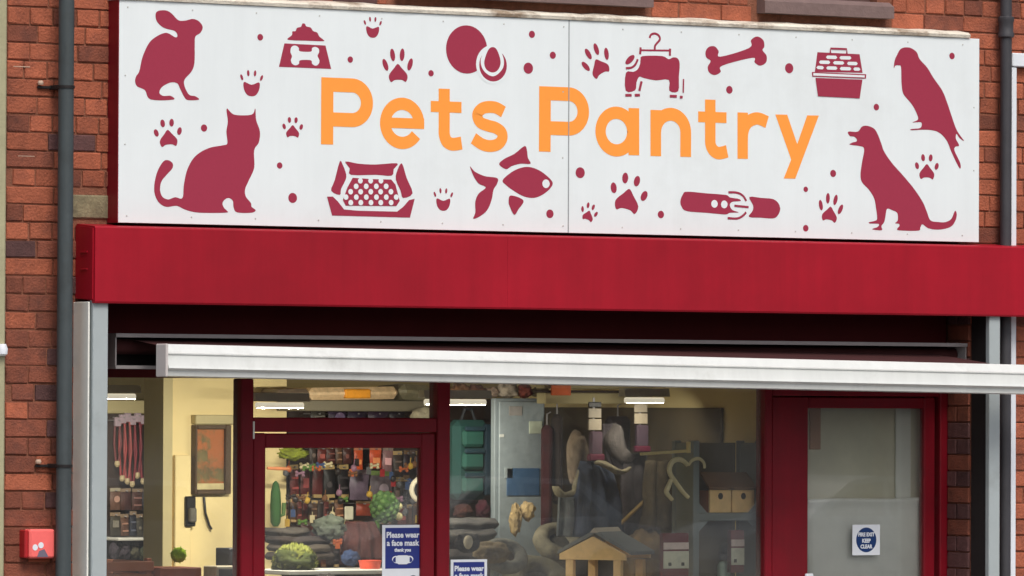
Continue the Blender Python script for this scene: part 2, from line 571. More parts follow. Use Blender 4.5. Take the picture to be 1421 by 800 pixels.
# ------------------------------------------------------------ downpipes
def downpipe(name, u, r, z0, z1, m, brackets, label, collar=None, Y=-.085):
    xc = X(u, Y)
    t = thing(name, (xc, Y, z0), label, 'downpipe', 'rainwater downpipes on the brick wall')
    smooth_by_angle(MB().tube([(xc, Y, z0), (xc, Y, z1)], r, 20).build('pipe', m, t))
    for v in brackets:
        zb = Z(v, Y, u)
        b = MB().tube([(xc, Y, zb - .006), (xc, Y, zb + .006)], r + .004, 20)
        b.bbox(xc - .095, xc - r + .004, -.014, -.006, zb - .006, zb + .006, .002)
        b.bbox(xc - .035, xc + .035, Y, .002, zb - .009, zb + .009, .002)
        bo = b.build('bracket', M_iron, t)
        for s in (-.085,):
            MB().lathe((xc + s, -.018, zb + .018), [(.011, -.008), (.013, 0), (.009, .009)], 10).build('nail_head', M_lime, bo)
    for v in collar or ():
        zb = Z(v, Y, u)
        smooth_by_angle(MB().lathe((xc, Y, zb), [(r + .002, -.05), (r + .011, -.045), (r + .011, -.03), (r + .007, -.02), (r + .007, .02), (r + .011, .03), (r + .011, .045), (r + .002, .05)], 20).build('collar', m, t))
    return t
downpipe('downpipe', 89.5, .033, 0.05, ZTOP, M_pipe, (121, 647), 'pale grey downpipe fixed beside the left end of the red shutter hood')
downpipe('downpipe', 1395, .027, 0.05, ZTOP, M_pipe2, (), 'dark grey downpipe with a collar beside the white sign and its parrot print', collar=(38,), Y=-.05)

# ------------------------------------------------------------ roller shutter: hood, rails
SHUT = thing('roller_shutter', (0, -.08, 0), 'rolled up security shutter with red metal hood and grey guide rails', 'shutter')
HX0, HX1 = X(132, YB, 360), X(1462, YB)
hz1, hz0 = Z(314, YB, 135), Z(418.5, YB, 150)
XSEAM = X(704, YB, 400)
def hood(xa, xb):
    b = MB()
    b.prism_x([(.004, hz1 + .014), (.004, hz0 + .012), (YB + .03, hz0 + .004), (YB + .024, hz0 - .008), (YB + .004, hz0 - .008), (YB, hz0), (YB, hz1 - .006), (YB + .006, hz1)], xa, xb)
    return b
for xa, xb in ((HX0, XSEAM - .0004), (XSEAM + .0004, HX1)):
    hood(xa, xb).build('hood_panel', M_red, SHUT)
ep = MB().prism_x([(.002, hz1 + .006), (.002, hz0 + .014), (YB + .012, hz0 + .008), (YB + .012, hz1 - .008)], HX0 - .006, HX0 - .0005)
epo = ep.build('end_plate', M_red, SHUT)
for v in (350, 374):
    zz = Z(v, -.08, 118)
    MB().bbox(HX0 - .010, HX0 - .005, -.11, -.05, zz - .004, zz + .004, .001).build('rivet_tab', M_red, epo)
# left rail: angle side + channel front; right rail
lr = MB().bbox(XL_IN - .072, XL_IN, YR, YR + .03, 0, hz0 + .03, .003).build('guide_rail', M_galv, SHUT)
MB().bbox(XL_IN - .088, XL_IN - .080, YR + .012, .003, 0, hz0 - .002, .002).build('rail_angle', M_galv2, lr)
MB().box(XL_IN - .02, XL_IN - .004, YR + .03, .0, 0, hz0 + .02).build('rail_web', M_iron, lr)
rr_ = MB().bbox(XR_IN, XR_IN + .062, YR, YR + .03, 0, hz0 + .03, .003).build('guide_rail', M_galv, SHUT)
MB().box(XR_IN + .004, XR_IN + .02, YR + .03, .0, 0, hz0 + .02).build('rail_web', M_iron, rr_)
MB().bbox(XR_IN + .064, XR_IN + .072, YR + .02, .003, 0, hz0 + .03, .002).build('rail_angle', M_iron, rr_)
# rolled curtain bottom bar just under the hood, inside the opening
MB().bbox(XL_IN + .002, XR_IN - .002, -.13, -.02, hz0 + .02, hz0 + .07, .006).build('bottom_bar', mat('dark_bar', lin(56, 22, 26), .5, .1, 8), SHUT)

# ------------------------------------------------------------ awning
AW = thing('awning', (0, -.1, 2.3), 'partly wound out shop awning with long white front bar', 'awning')
YC = 0.03
ca0, ca1 = X(159, YC), X(1340, YC)
cz1, cz0 = Z(463, YC, 170), Z(512, YC, 170)
MB().prism_x([(YC - .014, cz1 - .016), (YC - .014, cz1), (YC + .148, cz1), (YC + .148, cz1 - .016)], ca0, ca1).build('cassette_top', M_dalu, AW)
MB().prism_x([(YC - .01, cz0), (YC - .01, cz0 + .014), (YC + .148, cz0 + .014), (YC + .148, cz0)], ca0, ca1).build('cassette_bottom', M_dalu, AW)
MB().box(ca0 + .001, ca1 - .001, YC + .135, YC + .147, cz0 + .0145, cz1 - .0165).build('cassette_back', M_iron, AW)
for xa in (ca0, ca1 - .006):
    MB().box(xa, xa + .006, YC - .006, YC + .134, cz0 + .0145, cz1 - .0165).build('end_plate', M_dalu, AW)
zr = (cz0 + cz1) / 2 + .02
smooth_by_angle(MB().tube([(ca0 + .008, YC + .085, zr), (ca1 - .008, YC + .085, zr)], .034, 14).build('fabric_roller', M_fabric, AW))
YW = -0.40
bl_t, bl_b = P(230, 477.5, YW), P(230, 523, YW)
br_t, br_b = P(1462, 508.5, YW), P(1462, 547.5, YW)
h = bl_t.z - bl_b.z
dz = (bl_t.z + bl_b.z) / 2 - (br_t.z + br_b.z) / 2
z0 = bl_b.z
bp = [(0, 0.0), (-.014, .004), (-.018, .026), (-.028, .030), (-.034, .036), (-.026, .050), (-.021, h - .046), (-.026, h - .042), (-.026, h - .037), (-.020, h - .034), (.000, h - .006), (.008, h), (.05, h), (.06, h - .01), (.06, .012), (.05, 0)]
smooth_by_angle(MB().prism_x([(YW + y + .026, z0 + z) for y, z in bp], bl_t.x + .012, br_t.x, dz).build('front_bar', M_alu, AW), 25)
smooth_by_angle(MB().bbox(bl_t.x, bl_t.x + .0115, YW - .004, YW + .087, z0 - .001, z0 + h + .001, .004).build('end_cap', mat('end_cap_grey', lin(206, 200, 196), .4, .04, 10), AW), 25)
fb = MB()
x0f, x1f = bl_t.x + .1, ca1 - .12
fb.prism_x([(YC + .06, zr + .03), (YC + .06, zr + .0285), (YW + .08, z0 + h - .022), (YW + .08, z0 + h - .0205)], x0f, x1f, dz * .5)
fb.build('fabric', M_fabric, AW)
for s, xs in ((1, ca0 + .25), (-1, ca1 - .25)):
    zz = cz0 + .05
    el = (xs + s * .75, YC - .12, zz - .012)
    a = MB().tube([(xs, YC + .06, zz), el], .018, 8).tube([el, (xs + s * .12, YW + .09, z0 + .07 - (0 if s > 0 else dz * .9))], .016, 8)
    a.lathe((el[0], el[1], el[2] - .03), [(.02, 0), (.026, .006), (.026, .05), (.02, .056)], 12)
    a.build('folding_arm', M_dalu, AW)

# ------------------------------------------------------------ shop sign
SIGN = thing('shop_sign', ((SX0 + SX1) / 2, YS, SZ0), 'long white fascia sign with orange lettering and maroon pet prints', 'sign')
XSP = X(789, YS, 180)
MB().box(SX0 + .002, SX1 - .03, YS + .006, .004, SZ0 + .002, SZ1 - .002).build('backing_box', M_maroon, SIGN)
for xa, xb in ((SX0, XSP - .001), (XSP + .001, SX1)):
    MB().bbox(xa, xb, YS, YS + .005, SZ0, SZ1, .001).build('panel', M_white, SIGN)
# left return with its maroon paint, thin grey joint, weathered capping
MB().box(SX0 - .004, SX0 + .0015, YS + .002, .004, SZ0, SZ1).build('side_return', M_maroon, SIGN)
MB().box(XSP - .0022, XSP + .0022, YS - .0022, YS + .001, SZ0, SZ1).build('joint_strip', M_seam, SIGN)
cap = MB()
x = SX0; xe = X(1345, YS, 45)
rc = random.Random(3)
n = 60
pr = []
for i in range(n + 1):
    xx = SX0 - .01 + (xe - SX0 + .01) * i / n
    j1, j2 = rc.uniform(-.0012, .0012), rc.uniform(-.003, .003)
    pr.append([(xx, YS - .008 + j1, SZ1 + .0015), (xx, YS - .012 + j1, SZ1 + .015), (xx, YS + .004, SZ1 + .026 + j2 * .6), (xx, .0, SZ1 + .04 + j2), (xx, .0, SZ1 + .0015)])
vs = [p for r in pr for p in r]
fs = [(i * 5 + k, i * 5 + (k + 1) % 5, (i + 1) * 5 + (k + 1) % 5, (i + 1) * 5 + k) for i in range(n) for k in range(5)]
fs += [(0, 1, 2, 3, 4), tuple(n * 5 + k for k in range(5))]
cap.add(vs, fs)
cap.build('capping', M_flash, SIGN)
# screw caps along the edges
scr = MB().lathe((0, 0, 0), [(.004, 0), (.003, .002)], 8)
sme = bpy.data.meshes.new('screw_cap')
sme.from_pydata([Vector((p.x, -p.z, p.y)) for p in scr.v], [], scr.f)
sme.materials.append(M_screw)
for zz in (SZ0 + .03, SZ1 - .03):
    xx = SX0 + .04
    while xx < SX1:
        link(bpy.data.objects.new('screw_cap', sme), (xx, YS - .0002, zz), SIGN)
        xx += .31
for zz in (SZ0 + .33, SZ0 + .62):
    for xx in (SX0 + .03, XSP - .03, SX1 - .03):
        link(bpy.data.objects.new('screw_cap', sme), (xx, YS - .0002, zz), SIGN)


class Print:
    """flat vinyl on the sign face; every shape of one print sits a hair above the one before"""

    def __init__(s, Y=YS, base=.0008, step=.00012):
        s.mb, s.Y, s.k, s.base, s.step = MB(), Y, 0, base, step

    def y(s):
        s.k += 1
        return s.Y - s.base - s.k * s.step

    def poly(s, pts, mi=0, sm=5, cap=True):
        """outline in photo pixels"""
        if sm:
            pts = catmull(pts, sm)
        y = s.y()
        bm = bmesh.new()
        vs = []
        for u, v in pts:
            p = P(u, v, s.Y)
            vs.append(bm.verts.new((p.x, y, p.z)))
        f = bm.faces.new(vs)
        f.normal_update()
        bmesh.ops.triangulate(bm, faces=[f])
        s.mb.bm(bm, mi)
        return s

    def wpoly(s, pts, mi=0):
        y = s.y()
        s.mb.add([(a, y, b) for a, b in pts], [tuple(range(len(pts)))], mi)
        return s

    def disc(s, u, v, r, mi=0, rx=None, rot=0, n=22):
        """true circle (or ellipse) on the sign: r = half height in photo pixels, rx as factor of it"""
        c = P(u, v, s.Y)
        R = r / (F_PX / (c - CAM).dot(_F))
        a = R * (rx or 1)
        pts = []
        for k in range(n):
            t = 2 * math.pi * k / n
            dx, dy = a * math.cos(t), R * math.sin(t)
            pts.append((c.x + dx * math.cos(rot) - dy * math.sin(rot), c.z + dx * math.sin(rot) + dy * math.cos(rot)))
        return s.wpoly(pts, mi)

    def stroke(s, pts, wd, mi=0, sm=0, px=True):
        """ribbon of width wd (metres) along pts"""
        if px:
            pts = [(P(u, v, s.Y).x, P(u, v, s.Y).z) for u, v in pts]
        if sm:
            pts = catmull(pts, sm, False)
        y = s.y()
        vs, fs = [], []
        N = len(pts)
        for i, p in enumerate(pts):
            a, b = pts[max(0, i - 1)], pts[min(N - 1, i + 1)]
            d = Vector((b[0] - a[0], b[1] - a[1])).normalized()
            nx, nz = -d.y * wd / 2, d.x * wd / 2
            vs += [(p[0] + nx, y, p[1] + nz), (p[0] - nx, y, p[1] - nz)]
        for i in range(N - 1):
            fs.append((2 * i, 2 * i + 1, 2 * i + 3, 2 * i + 2))
        s.mb.add(vs, fs, mi)
        return s

    def build(s, name, mats, parent):
        return s.mb.build(name, mats, parent)


def zm(ox, oy, k, pts):
    return [(ox + a / k, oy + b / k) for a, b in pts]


def wpt(u, v):
    p = P(u, v, YS)
    return p.x, p.z


SW = .0605
def arc(c, rx, rz, a0, a1, n=28):
    return [(c[0] + rx * math.cos(rad(a0 + (a1 - a0) * i / n)), c[1] + rx / rx * rz * math.sin(rad(a0 + (a1 - a0) * i / n))) for i in range(n + 1)]

def letter(u_stem, vt, vb, kind, extra=None):
    return Print()

def big_P(us, vt, vb, ubowl, vmid):
    g = Print()
    xs, zt_ = wpt(us, vt); _, zb = wpt(us, vb); xr, _ = wpt(ubowl, vmid); _, zm2 = wpt(us, vmid)
    g.stroke([(xs, zt_), (xs, zb)], SW, px=False)
    top = zt_ - SW / 2; r = (top - zm2) / 2; c = (xr - r, (top + zm2) / 2)
    g.stroke([(xs, top)] + arc(c, r, r, 90, -90) + [(xs, zm2)], SW, px=False)
    g.build('letter', M_orange, SIGN)

big_P(454.2, 107.8, 200.8, 509, 165.8)
big_P(756.2, 120.2, 210.8, 809.2, 177.8)
g = Print()                                             # e
c = wpt(558, 171.5); r = .0848
g.stroke(arc(c, r, r, -10, 325, 48), SW * .88, px=False)
g.stroke([(c[0] - r, c[1] + .001), (c[0] + r + SW * .43, c[1] + .001)], .045, px=False)
g.build('letter', M_orange, SIGN)
def small_t(us, vt, u0, u1, vbar, hook):
    g = Print()
    a, b, d = wpt(us, vt), wpt(u0, vbar), wpt(u1, vbar)
    zc = (b[1] + d[1]) / 2
    g.stroke([(us, vt)] + hook, SW * .93, sm=8)
    g.stroke([(b[0], zc), (d[0], zc)], .048, px=False)
    g.build('letter', M_orange, SIGN)
small_t(616.3, 123.5, 597.7, 640.3, 148.7, [(616.3, 150), (616.3, 175), (616.5, 187), (620, 196.5), (628, 200.5), (640.5, 198.8)])
g = Print()                                             # s
g.stroke(zm(580, 110, 6.667, [(790, 305), (725, 267), (655, 258), (590, 275), (548, 330), (575, 400), (650, 432), (715, 450), (770, 490), (780, 548), (740, 602), (665, 620), (590, 602), (512, 548)]), SW * .86, sm=6)
g.build('letter', M_orange, SIGN)
g = Print()                                             # a
c = wpt(855.3, 182.9)
g.stroke(arc(c, .0835, .0835, 0, 360, 48), SW * .9, px=False)
g.stroke([(879.5, 150.4), (879.5, 215.7)], SW * .93)
g.build('letter', M_orange, SIGN)
g = Print()                                             # n
g.stroke([(909.9, 153), (909.9, 217)], SW * .93)
a0, b0 = wpt(909.9, 183), wpt(951.5, 184.5)
cx_, zz_ = (a0[0] + b0[0]) / 2, (a0[1] + b0[1]) / 2
g.stroke(arc((cx_, zz_), (b0[0] - a0[0]) / 2, (b0[0] - a0[0]) / 2, 180, 0) + [(b0[0], wpt(951.5, 218)[1])], SW * .95, px=False)
g.build('letter', M_orange, SIGN)
small_t(985.5, 138.6, 968.7, 1008, 163, [(985.5, 160), (985.5, 190), (986, 201), (990, 209), (997.5, 212.8), (1009, 210.3)])
g = Print()                                             # r
g.stroke([(1030.5, 156.5), (1030.5, 220.7)], SW * .93)
g.stroke([(1030.6, 196), (1031.3, 184), (1035, 173.5), (1042, 167), (1052, 164.8), (1064.4, 169.8)], SW * .92, sm=6)
g.build('letter', M_orange, SIGN)
Print().poly(zm(1000, 140, 6.667, [(505, 128), (615, 130), (708, 402), (800, 136), (908, 138), (690, 722), (583, 720), (652, 545)]), sm=0).build('letter', M_orange, SIGN)

PM = [M_print, M_white]
Print().poly(zm(180, 10, 5.714, [(205, 55), (230, 30), (290, 28), (335, 55), (385, 105), (440, 108), (500, 95), (550, 115), (578, 160), (560, 205), (520, 235), (515, 300), (513, 440), (490, 510), (435, 575), (435, 630), (470, 695), (520, 708), (548, 735), (460, 738), (430, 710), (400, 650), (375, 605), (320, 600), (255, 635), (235, 680), (265, 705), (325, 705), (345, 735), (165, 733), (120, 660), (60, 630), (42, 590), (50, 550), (75, 510), (100, 400), (150, 290), (210, 235), (290, 205), (360, 240), (378, 225), (355, 190), (270, 165), (215, 115)])).build('rabbit_print', PM, SIGN)
Print().poly(zm(205, 145, 5, [(548, 30), (600, 72), (720, 72), (745, 30), (752, 110), (778, 190), (770, 265), (738, 320), (738, 440), (700, 530), (675, 590), (680, 640), (715, 685), (720, 712), (748, 735), (720, 752), (620, 750), (595, 715), (590, 670), (560, 650), (530, 665), (518, 690), (530, 720), (550, 740), (540, 752), (360, 752), (270, 735), (200, 705), (130, 712), (80, 685), (50, 630), (45, 560), (65, 470), (105, 400), (140, 388), (172, 410), (170, 445), (130, 490), (95, 535), (85, 590), (100, 640), (140, 660), (190, 645), (240, 650), (250, 560), (275, 450), (330, 360), (420, 305), (520, 285), (552, 270), (545, 190), (555, 120)])).build('cat_print', PM, SIGN)
Print().poly(zm(1230, 60, 4.444, [(62, 80), (90, 35), (140, 28), (185, 55), (205, 100), (250, 150), (290, 215), (345, 295), (375, 370), (405, 460), (435, 540), (478, 603), (450, 585), (432, 560), (428, 590), (448, 632), (425, 640), (420, 665), (455, 740), (455, 775), (435, 745), (400, 670), (370, 600), (320, 550), (250, 535), (155, 538), (155, 530), (205, 525), (218, 505), (210, 488), (160, 490), (195, 470), (180, 420), (150, 370), (105, 315), (93, 250), (90, 150), (75, 138), (55, 140), (45, 155), (50, 110)])).build('parrot_print', PM, SIGN)
Print().poly(zm(1170, 170, 5, [(35, 65), (100, 65), (130, 30), (170, 25), (215, 45), (240, 85), (265, 150), (285, 205), (340, 285), (420, 375), (490, 460), (550, 550), (580, 620), (605, 680), (660, 692), (710, 692), (750, 670), (775, 615), (788, 640), (775, 690), (740, 728), (660, 745), (590, 735), (550, 708), (535, 730), (520, 752), (390, 750), (375, 738), (390, 720), (385, 705), (360, 700), (378, 680), (375, 630), (340, 610), (305, 600), (295, 640), (285, 690), (265, 720), (268, 748), (210, 745), (205, 738), (240, 725), (245, 705), (185, 702), (180, 693), (215, 685), (235, 670), (228, 600), (215, 530), (180, 470), (130, 415), (120, 360), (130, 280), (145, 185), (110, 165), (45, 155), (65, 140), (88, 135), (95, 120), (75, 100), (45, 95)])).build('dog_print', PM, SIGN)
g = Print()                                             # food bowl
g.poly(zm(380, 25, 10, [(185, 295), (250, 240), (255, 190), (300, 185), (320, 140), (375, 125), (395, 80), (430, 85), (450, 120), (510, 135), (545, 185), (600, 205), (630, 260), (680, 300), (685, 325), (450, 318), (250, 312)]), sm=3)
g.poly(zm(380, 25, 10, [(145, 355), (715, 385), (795, 710), (70, 680)]), sm=0)
g.poly(zm(380, 25, 10, [(235, 420), (265, 390), (310, 390), (345, 420), (360, 465), (510, 470), (530, 420), (575, 405), (620, 430), (625, 480), (605, 530), (630, 590), (620, 640), (580, 665), (530, 640), (510, 590), (365, 590), (345, 640), (300, 660), (255, 640), (235, 590), (250, 535), (230, 480)]), 1)
g.build('food_bowl_print', PM, SIGN)
g = Print()                                             # balls
g.disc(647.5, 69, 33.5, 0, n=40)
g.disc(683.5, 90, 27, 1, n=32)
g.disc(684, 91, 22.5, 0, n=32)
g.poly(zm(605, 25, 8, [(560, 335), (690, 335), (750, 460), (735, 570), (635, 650), (530, 590), (495, 470)]), 1)
g.poly(zm(605, 25, 8, [(590, 342), (665, 342), (715, 480), (690, 575), (625, 608), (555, 570), (535, 480)]))
g.build('ball_print', PM, SIGN)
g = Print()                                             # fish
k = (645, 200, 7.27)
g.poly(zm(*k, [(380, 370), (450, 300), (540, 250), (640, 232), (740, 262), (830, 325), (885, 390), (860, 450), (780, 515), (690, 545), (590, 528), (480, 465), (420, 420)]))
g.disc(645 + 818 / 7.27, 200 + 402 / 7.27, 6, 1)
g.poly(zm(*k, [(345, 205), (400, 150), (500, 100), (600, 22), (625, 60), (635, 140), (662, 200), (560, 200), (470, 225), (415, 255)]), sm=3)
g.poly(zm(*k, [(52, 228), (100, 280), (200, 325), (325, 345), (325, 400), (290, 460), (270, 560), (230, 660), (160, 725), (85, 755), (105, 690), (105, 580), (140, 500), (210, 440), (140, 400), (90, 330)]))
g.poly(zm(*k, [(465, 520), (590, 570), (540, 660), (500, 715), (460, 650), (440, 580)]))
g.build('fish_print', PM, SIGN)
g = Print()                                             # dog coat on a hanger
k = (860, 40, 8)
g.poly(zm(*k, [(255, 305), (470, 305), (540, 340), (590, 320), (640, 330), (665, 390), (655, 540), (648, 695), (550, 690), (545, 570), (400, 575), (270, 550), (215, 535), (185, 600), (170, 685), (65, 690), (68, 490), (150, 480), (200, 450), (225, 390), (230, 345)]), sm=3)
g.stroke(zm(*k, [(330, 105), (345, 70), (385, 55), (430, 75), (445, 120), (410, 165), (390, 195), (388, 240)]), .010, sm=5)
g.stroke(zm(*k, [(225, 240), (562, 244)]), .008)
g.stroke(zm(*k, [(230, 208), (225, 285)]), .011)
g.stroke(zm(*k, [(558, 222), (555, 302)]), .011)
g.disc(860 + 112 / 8, 40 + 345 / 8, 4.2, 0, rx=2.2, rot=rad(40))
g.stroke(zm(*k, [(66, 440), (130, 432), (172, 398), (198, 340)]), .010, sm=4)
for a, b in (((60, 740), (130, 740)), ((165, 740), (222, 738)), ((553, 750), (632, 752)), ((665, 760), (697, 762))):
    g.stroke(zm(*k, [a, b]), .012)
g.stroke(zm(*k, [(240, 585), (215, 692)]), .012)
g.stroke(zm(*k, [(706, 560), (702, 712)]), .007)
g.build('dog_coat_print', PM, SIGN)
Print().poly([(979, 72), (983.5, 65.5), (991.5, 64.7), (997, 71), (999.5, 79), (1039.6, 66.8), (1042, 56), (1050.5, 51), (1059, 56), (1060.5, 65), (1058, 70), (1063.6, 77.7), (1062.8, 87), (1054.7, 91.5), (1047, 87), (1044, 80.5), (1002, 91.5), (1000, 100), (992, 104.5), (984, 101), (982, 93), (986, 85), (980, 80)]).build('bone_print', PM, SIGN)
g = Print()                                             # pet carrier
k = (1110, 55, 8.89)
g.poly(zm(*k, [(215, 158), (735, 183), (772, 412), (183, 402)]), sm=0)
for a, b, ww in ((390, 220, 140), (560, 227, 150), (303, 281, 140), (476, 289, 140), (645, 297, 135), (248, 347, 95), (391, 353, 140), (560, 361, 145), (699, 366, 90)):
    hw = ww / 2
    g.poly(zm(*k, [(a - hw, b), (a - hw + 18, b - 21), (a + hw - 18, b - 19), (a + hw, b + 3), (a + hw - 18, b + 23), (a - hw + 18, b + 20)]), 1, sm=0)
g.poly(zm(*k, [(145, 402), (815, 430), (812, 484), (150, 458)]), sm=0)
g.poly(zm(*k, [(162, 416), (796, 444), (796, 470), (162, 446)]), 1, sm=0)
g.poly(zm(*k, [(190, 474), (768, 497), (735, 728), (220, 702)]), sm=0)
g.stroke(zm(*k, [(372, 168), (376, 112), (574, 120), (576, 178)]), .009)
g.build('carrier_print', PM, SIGN)
g = Print()                                             # pet bed
k = (450, 215, 8.42)
g.poly(zm(*k, [(245, 80), (400, 105), (600, 115), (850, 100), (810, 170), (785, 245), (600, 235), (310, 235), (295, 160)]), sm=3)
g.poly(zm(*k, [(180, 80), (215, 120), (255, 230), (245, 300), (195, 400), (180, 470), (80, 420), (120, 300)]), sm=3)
g.poly(zm(*k, [(905, 100), (960, 270), (1030, 450), (920, 505), (890, 420), (835, 290), (850, 190)]), sm=3)
g.poly(zm(*k, [(30, 490), (100, 490), (160, 550), (230, 640), (400, 655), (850, 665), (920, 610), (990, 530), (1055, 515), (1000, 735), (90, 710)]), sm=0)
g.poly(zm(*k, [(330, 270), (540, 285), (780, 290), (830, 350), (880, 540), (840, 600), (250, 595), (215, 530), (270, 380)]), sm=0)
for yy, xs in ((305, (420, 540, 660)), (370, (370, 487, 605, 720)), (433, (305, 422, 540, 655, 775)), (496, (250, 370, 487, 605, 720, 836)), (560, (305, 422, 540, 655, 775))):
    for xx in xs:
        g.disc(450 + xx / 8.42, 215 + yy / 8.42, 3.9, 1, n=12)
g.build('pet_bed_print', PM, SIGN)
g = Print()                                             # collar
k = (935, 250, 8.88)
g.poly(zm(*k, [(160, 145), (400, 165), (640, 185), (690, 215), (800, 235), (820, 260), (720, 270), (690, 310), (720, 370), (800, 400), (690, 405), (630, 425), (400, 405), (160, 385), (95, 330), (80, 260), (110, 180)]), sm=4)
g.poly(zm(*k, [(930, 210), (1080, 222), (1220, 235), (1290, 290), (1310, 370), (1270, 450), (1210, 475), (1070, 465), (925, 455), (970, 380), (975, 310)]), sm=3)
g.disc(935 + 500 / 8.88, 250 + 295 / 8.88, 5.4, 1)
g.disc(935 + 620 / 8.88, 250 + 302 / 8.88, 5.4, 1)
g.stroke(zm(*k, [(672, 152), (780, 158), (850, 195), (892, 260)]), .010, sm=5)
g.stroke(zm(*k, [(662, 470), (780, 475), (850, 440), (890, 398)]), .010, sm=5)
g.stroke(zm(*k, [(745, 318), (920, 335)]), .010)
g.build('collar_print', PM, SIGN)
# paw prints: (u, v, width, rotation, long toes) and small round ones
def paw(u, v, wd, rot=0, toe=1.0):
    g = Print()
    c = P(u, v, YS); k = wd / (F_PX / (c - CAM).dot(_F)) / .84
    def pt(a, b):
        a, b = a * k, b * k
        return (c.x + a * math.cos(rot) - b * math.sin(rot), c.z + a * math.sin(rot) + b * math.cos(rot))
    pad = catmull([(0, .13), (.14, .0), (.33, -.22), (.27, -.42), (.12, -.36), (-.12, -.36), (-.27, -.42), (-.33, -.22), (-.14, .0)], 4)
    g.wpoly([pt(*p) for p in pad])
    for a, b, r in ((-.44, .06, .35), (-.17, .36, .12), (.17, .36, -.12), (.44, .06, -.35)):
        el = []
        for i in range(14):
            t = 2 * math.pi * i / 14
            ex, ey = .085 * math.cos(t), .13 * toe * math.sin(t)
            el.append(pt(a + ex * math.cos(r) - ey * math.sin(r), b + (toe - 1) * .1 + ex * math.sin(r) + ey * math.cos(r)))
        g.wpoly(el)
    g.build('paw_print', M_print, SIGN)
for a in ((233, 186, 35, .1), (406, 178, 26, 0), (552, 95, 38, .05, 1.5), (829, 88, 37, .5, 1.5), (817, 296, 22, -.3, 1.2), (872, 270, 49, -.2), (1152, 292, 32, -.15, 1.5), (1286, 233, 32, 0)):
    paw(*a)
def round_paw(u, v, wd, rot=0):
    g = Print()
    c = P(u, v, YS); k = wd / (F_PX / (c - CAM).dot(_F)) / .84
    g.wpoly([(c.x + a * k, c.z + b * k) for a, b in catmull([(-.34, .1), (0, .0), (.34, .1), (.33, -.2), (.15, -.42), (-.15, -.42), (-.33, -.2)], 4)])
    for a, b, r in ((-.44, .28, .4), (-.15, .45, .1), (.15, .45, -.1), (.44, .28, -.4)):
        g.wpoly([(c.x + k * (a + .055 * math.cos(t) * math.cos(r) - .12 * math.sin(t) * math.sin(r)), c.z + k * (b + .055 * math.cos(t) * math.sin(r) + .12 * math.sin(t) * math.cos(r))) for t in [2 * math.pi * i / 12 for i in range(12)]])
    g.build('paw_print', M_print, SIGN)
for a in ((349, 118, 30), (517, 40, 24), (615, 279, 26)):
    round_paw(*a)
for u, v, r in ((361, 52, 4.6), (283, 178, 5), (388, 230, 4.4), (406, 275, 7), (486, 83, 4.4), (598, 102, 4.4), (738, 48, 5), (767, 77, 5), (733, 95, 7.8), (763, 297, 6), (805, 240, 7.6), (917, 298, 5.2), (1095, 95, 7), (1012, 125, 5.4), (1216, 149, 4.6), (1321, 78, 4.6), (1156, 241, 5), (1118, 263, 3.8), (1118, 317, 4.6)):
    g = Print(); g.disc(u, v, r, n=20); g.build('dot_print', M_print, SIGN)

# ------------------------------------------------------------ shopfront joinery
FR = thing('shopfront', ((X_WL + X_WR) / 2, YF, 0), 'maroon painted timber shopfront with two glazed doors and display windows', 'shopfront')
def fx(u): return X(u, YF, 650)
Y0, Y1 = YF, YF + .08
MB().bbox(X_WL, X_WR - .014, Y0, Y1, Z_HEAD, ZL - .002, .003).build('head_board', mat('head_shade_paint', lin(82, 24, 26), .7, .12, 6, spec=.15), FR)  # maroon darkened here to paint in the shade under the hood
MB().box(X_WL - .02, X_WR + .02, .004, Y0 - .002, ZL - .012, ZL - .001).build('soffit', M_maroon, FR)
def post(u0, u1, name='post', y0=Y0, y1=Y1, z0=0.0, z1=Z_HEAD - .001, u=True):
    return smooth_by_angle(MB().bbox(fx(u0) if u else u0, fx(u1) if u else u1, y0, y1, z0, z1, .005).build(name, M_maroon, FR), 20)
MB().bbox(X_WL, XL_IN + .02, Y0, Y1, 0, Z_HEAD - .001, .005).build('post', M_maroon, FR)
post(335, 352)
post(607.5, 625)
post(1062, 1072)
post(1305, 1320)
MB().bbox(fx(1320) + .002, X_WR - .013, Y0 + .03, Y1, 0, Z_HEAD - .001, .004).build('post', M_maroon, FR)
zt0, zt1 = Z(600, YF, 480), Z(580, YF, 480)
MB().bbox(fx(352) + .001, fx(607.5) - .001, Y0 + .004, Y1 - .004, zt0, zt1, .005).build('transom', M_maroon, FR)
zh2 = Z(550, YF, 1200)
MB().bbox(fx(1072) + .001, fx(1305) - .001, Y0 + .004, Y1 - .004, zh2, Z_HEAD - .002, .005).build('transom', M_maroon, FR)
for u0, u1 in ((None, 335), (625, 1062)):
    xa = XL_IN + .021 if u0 is None else fx(u0) + .001
    MB().bbox(xa, fx(u1) - .001, Y0 + .002, Y1, .0, .52, .006).build('stall_riser', M_maroon, FR)
    MB().bbox(xa, fx(u1) - .001, Y0 - .03, Y1, .522, .56, .006).build('sill', M_maroon, FR)
    MB().box(xa - .01, fx(u1) + .01, YG, YG + .006, .55, Z_HEAD + .01).build('pane', M_glass, FR)
MB().box(fx(352) - .01, fx(607.5) + .01, YG, YG + .006, zt1 - .01, Z_HEAD + .01).build('pane', M_glass, FR)
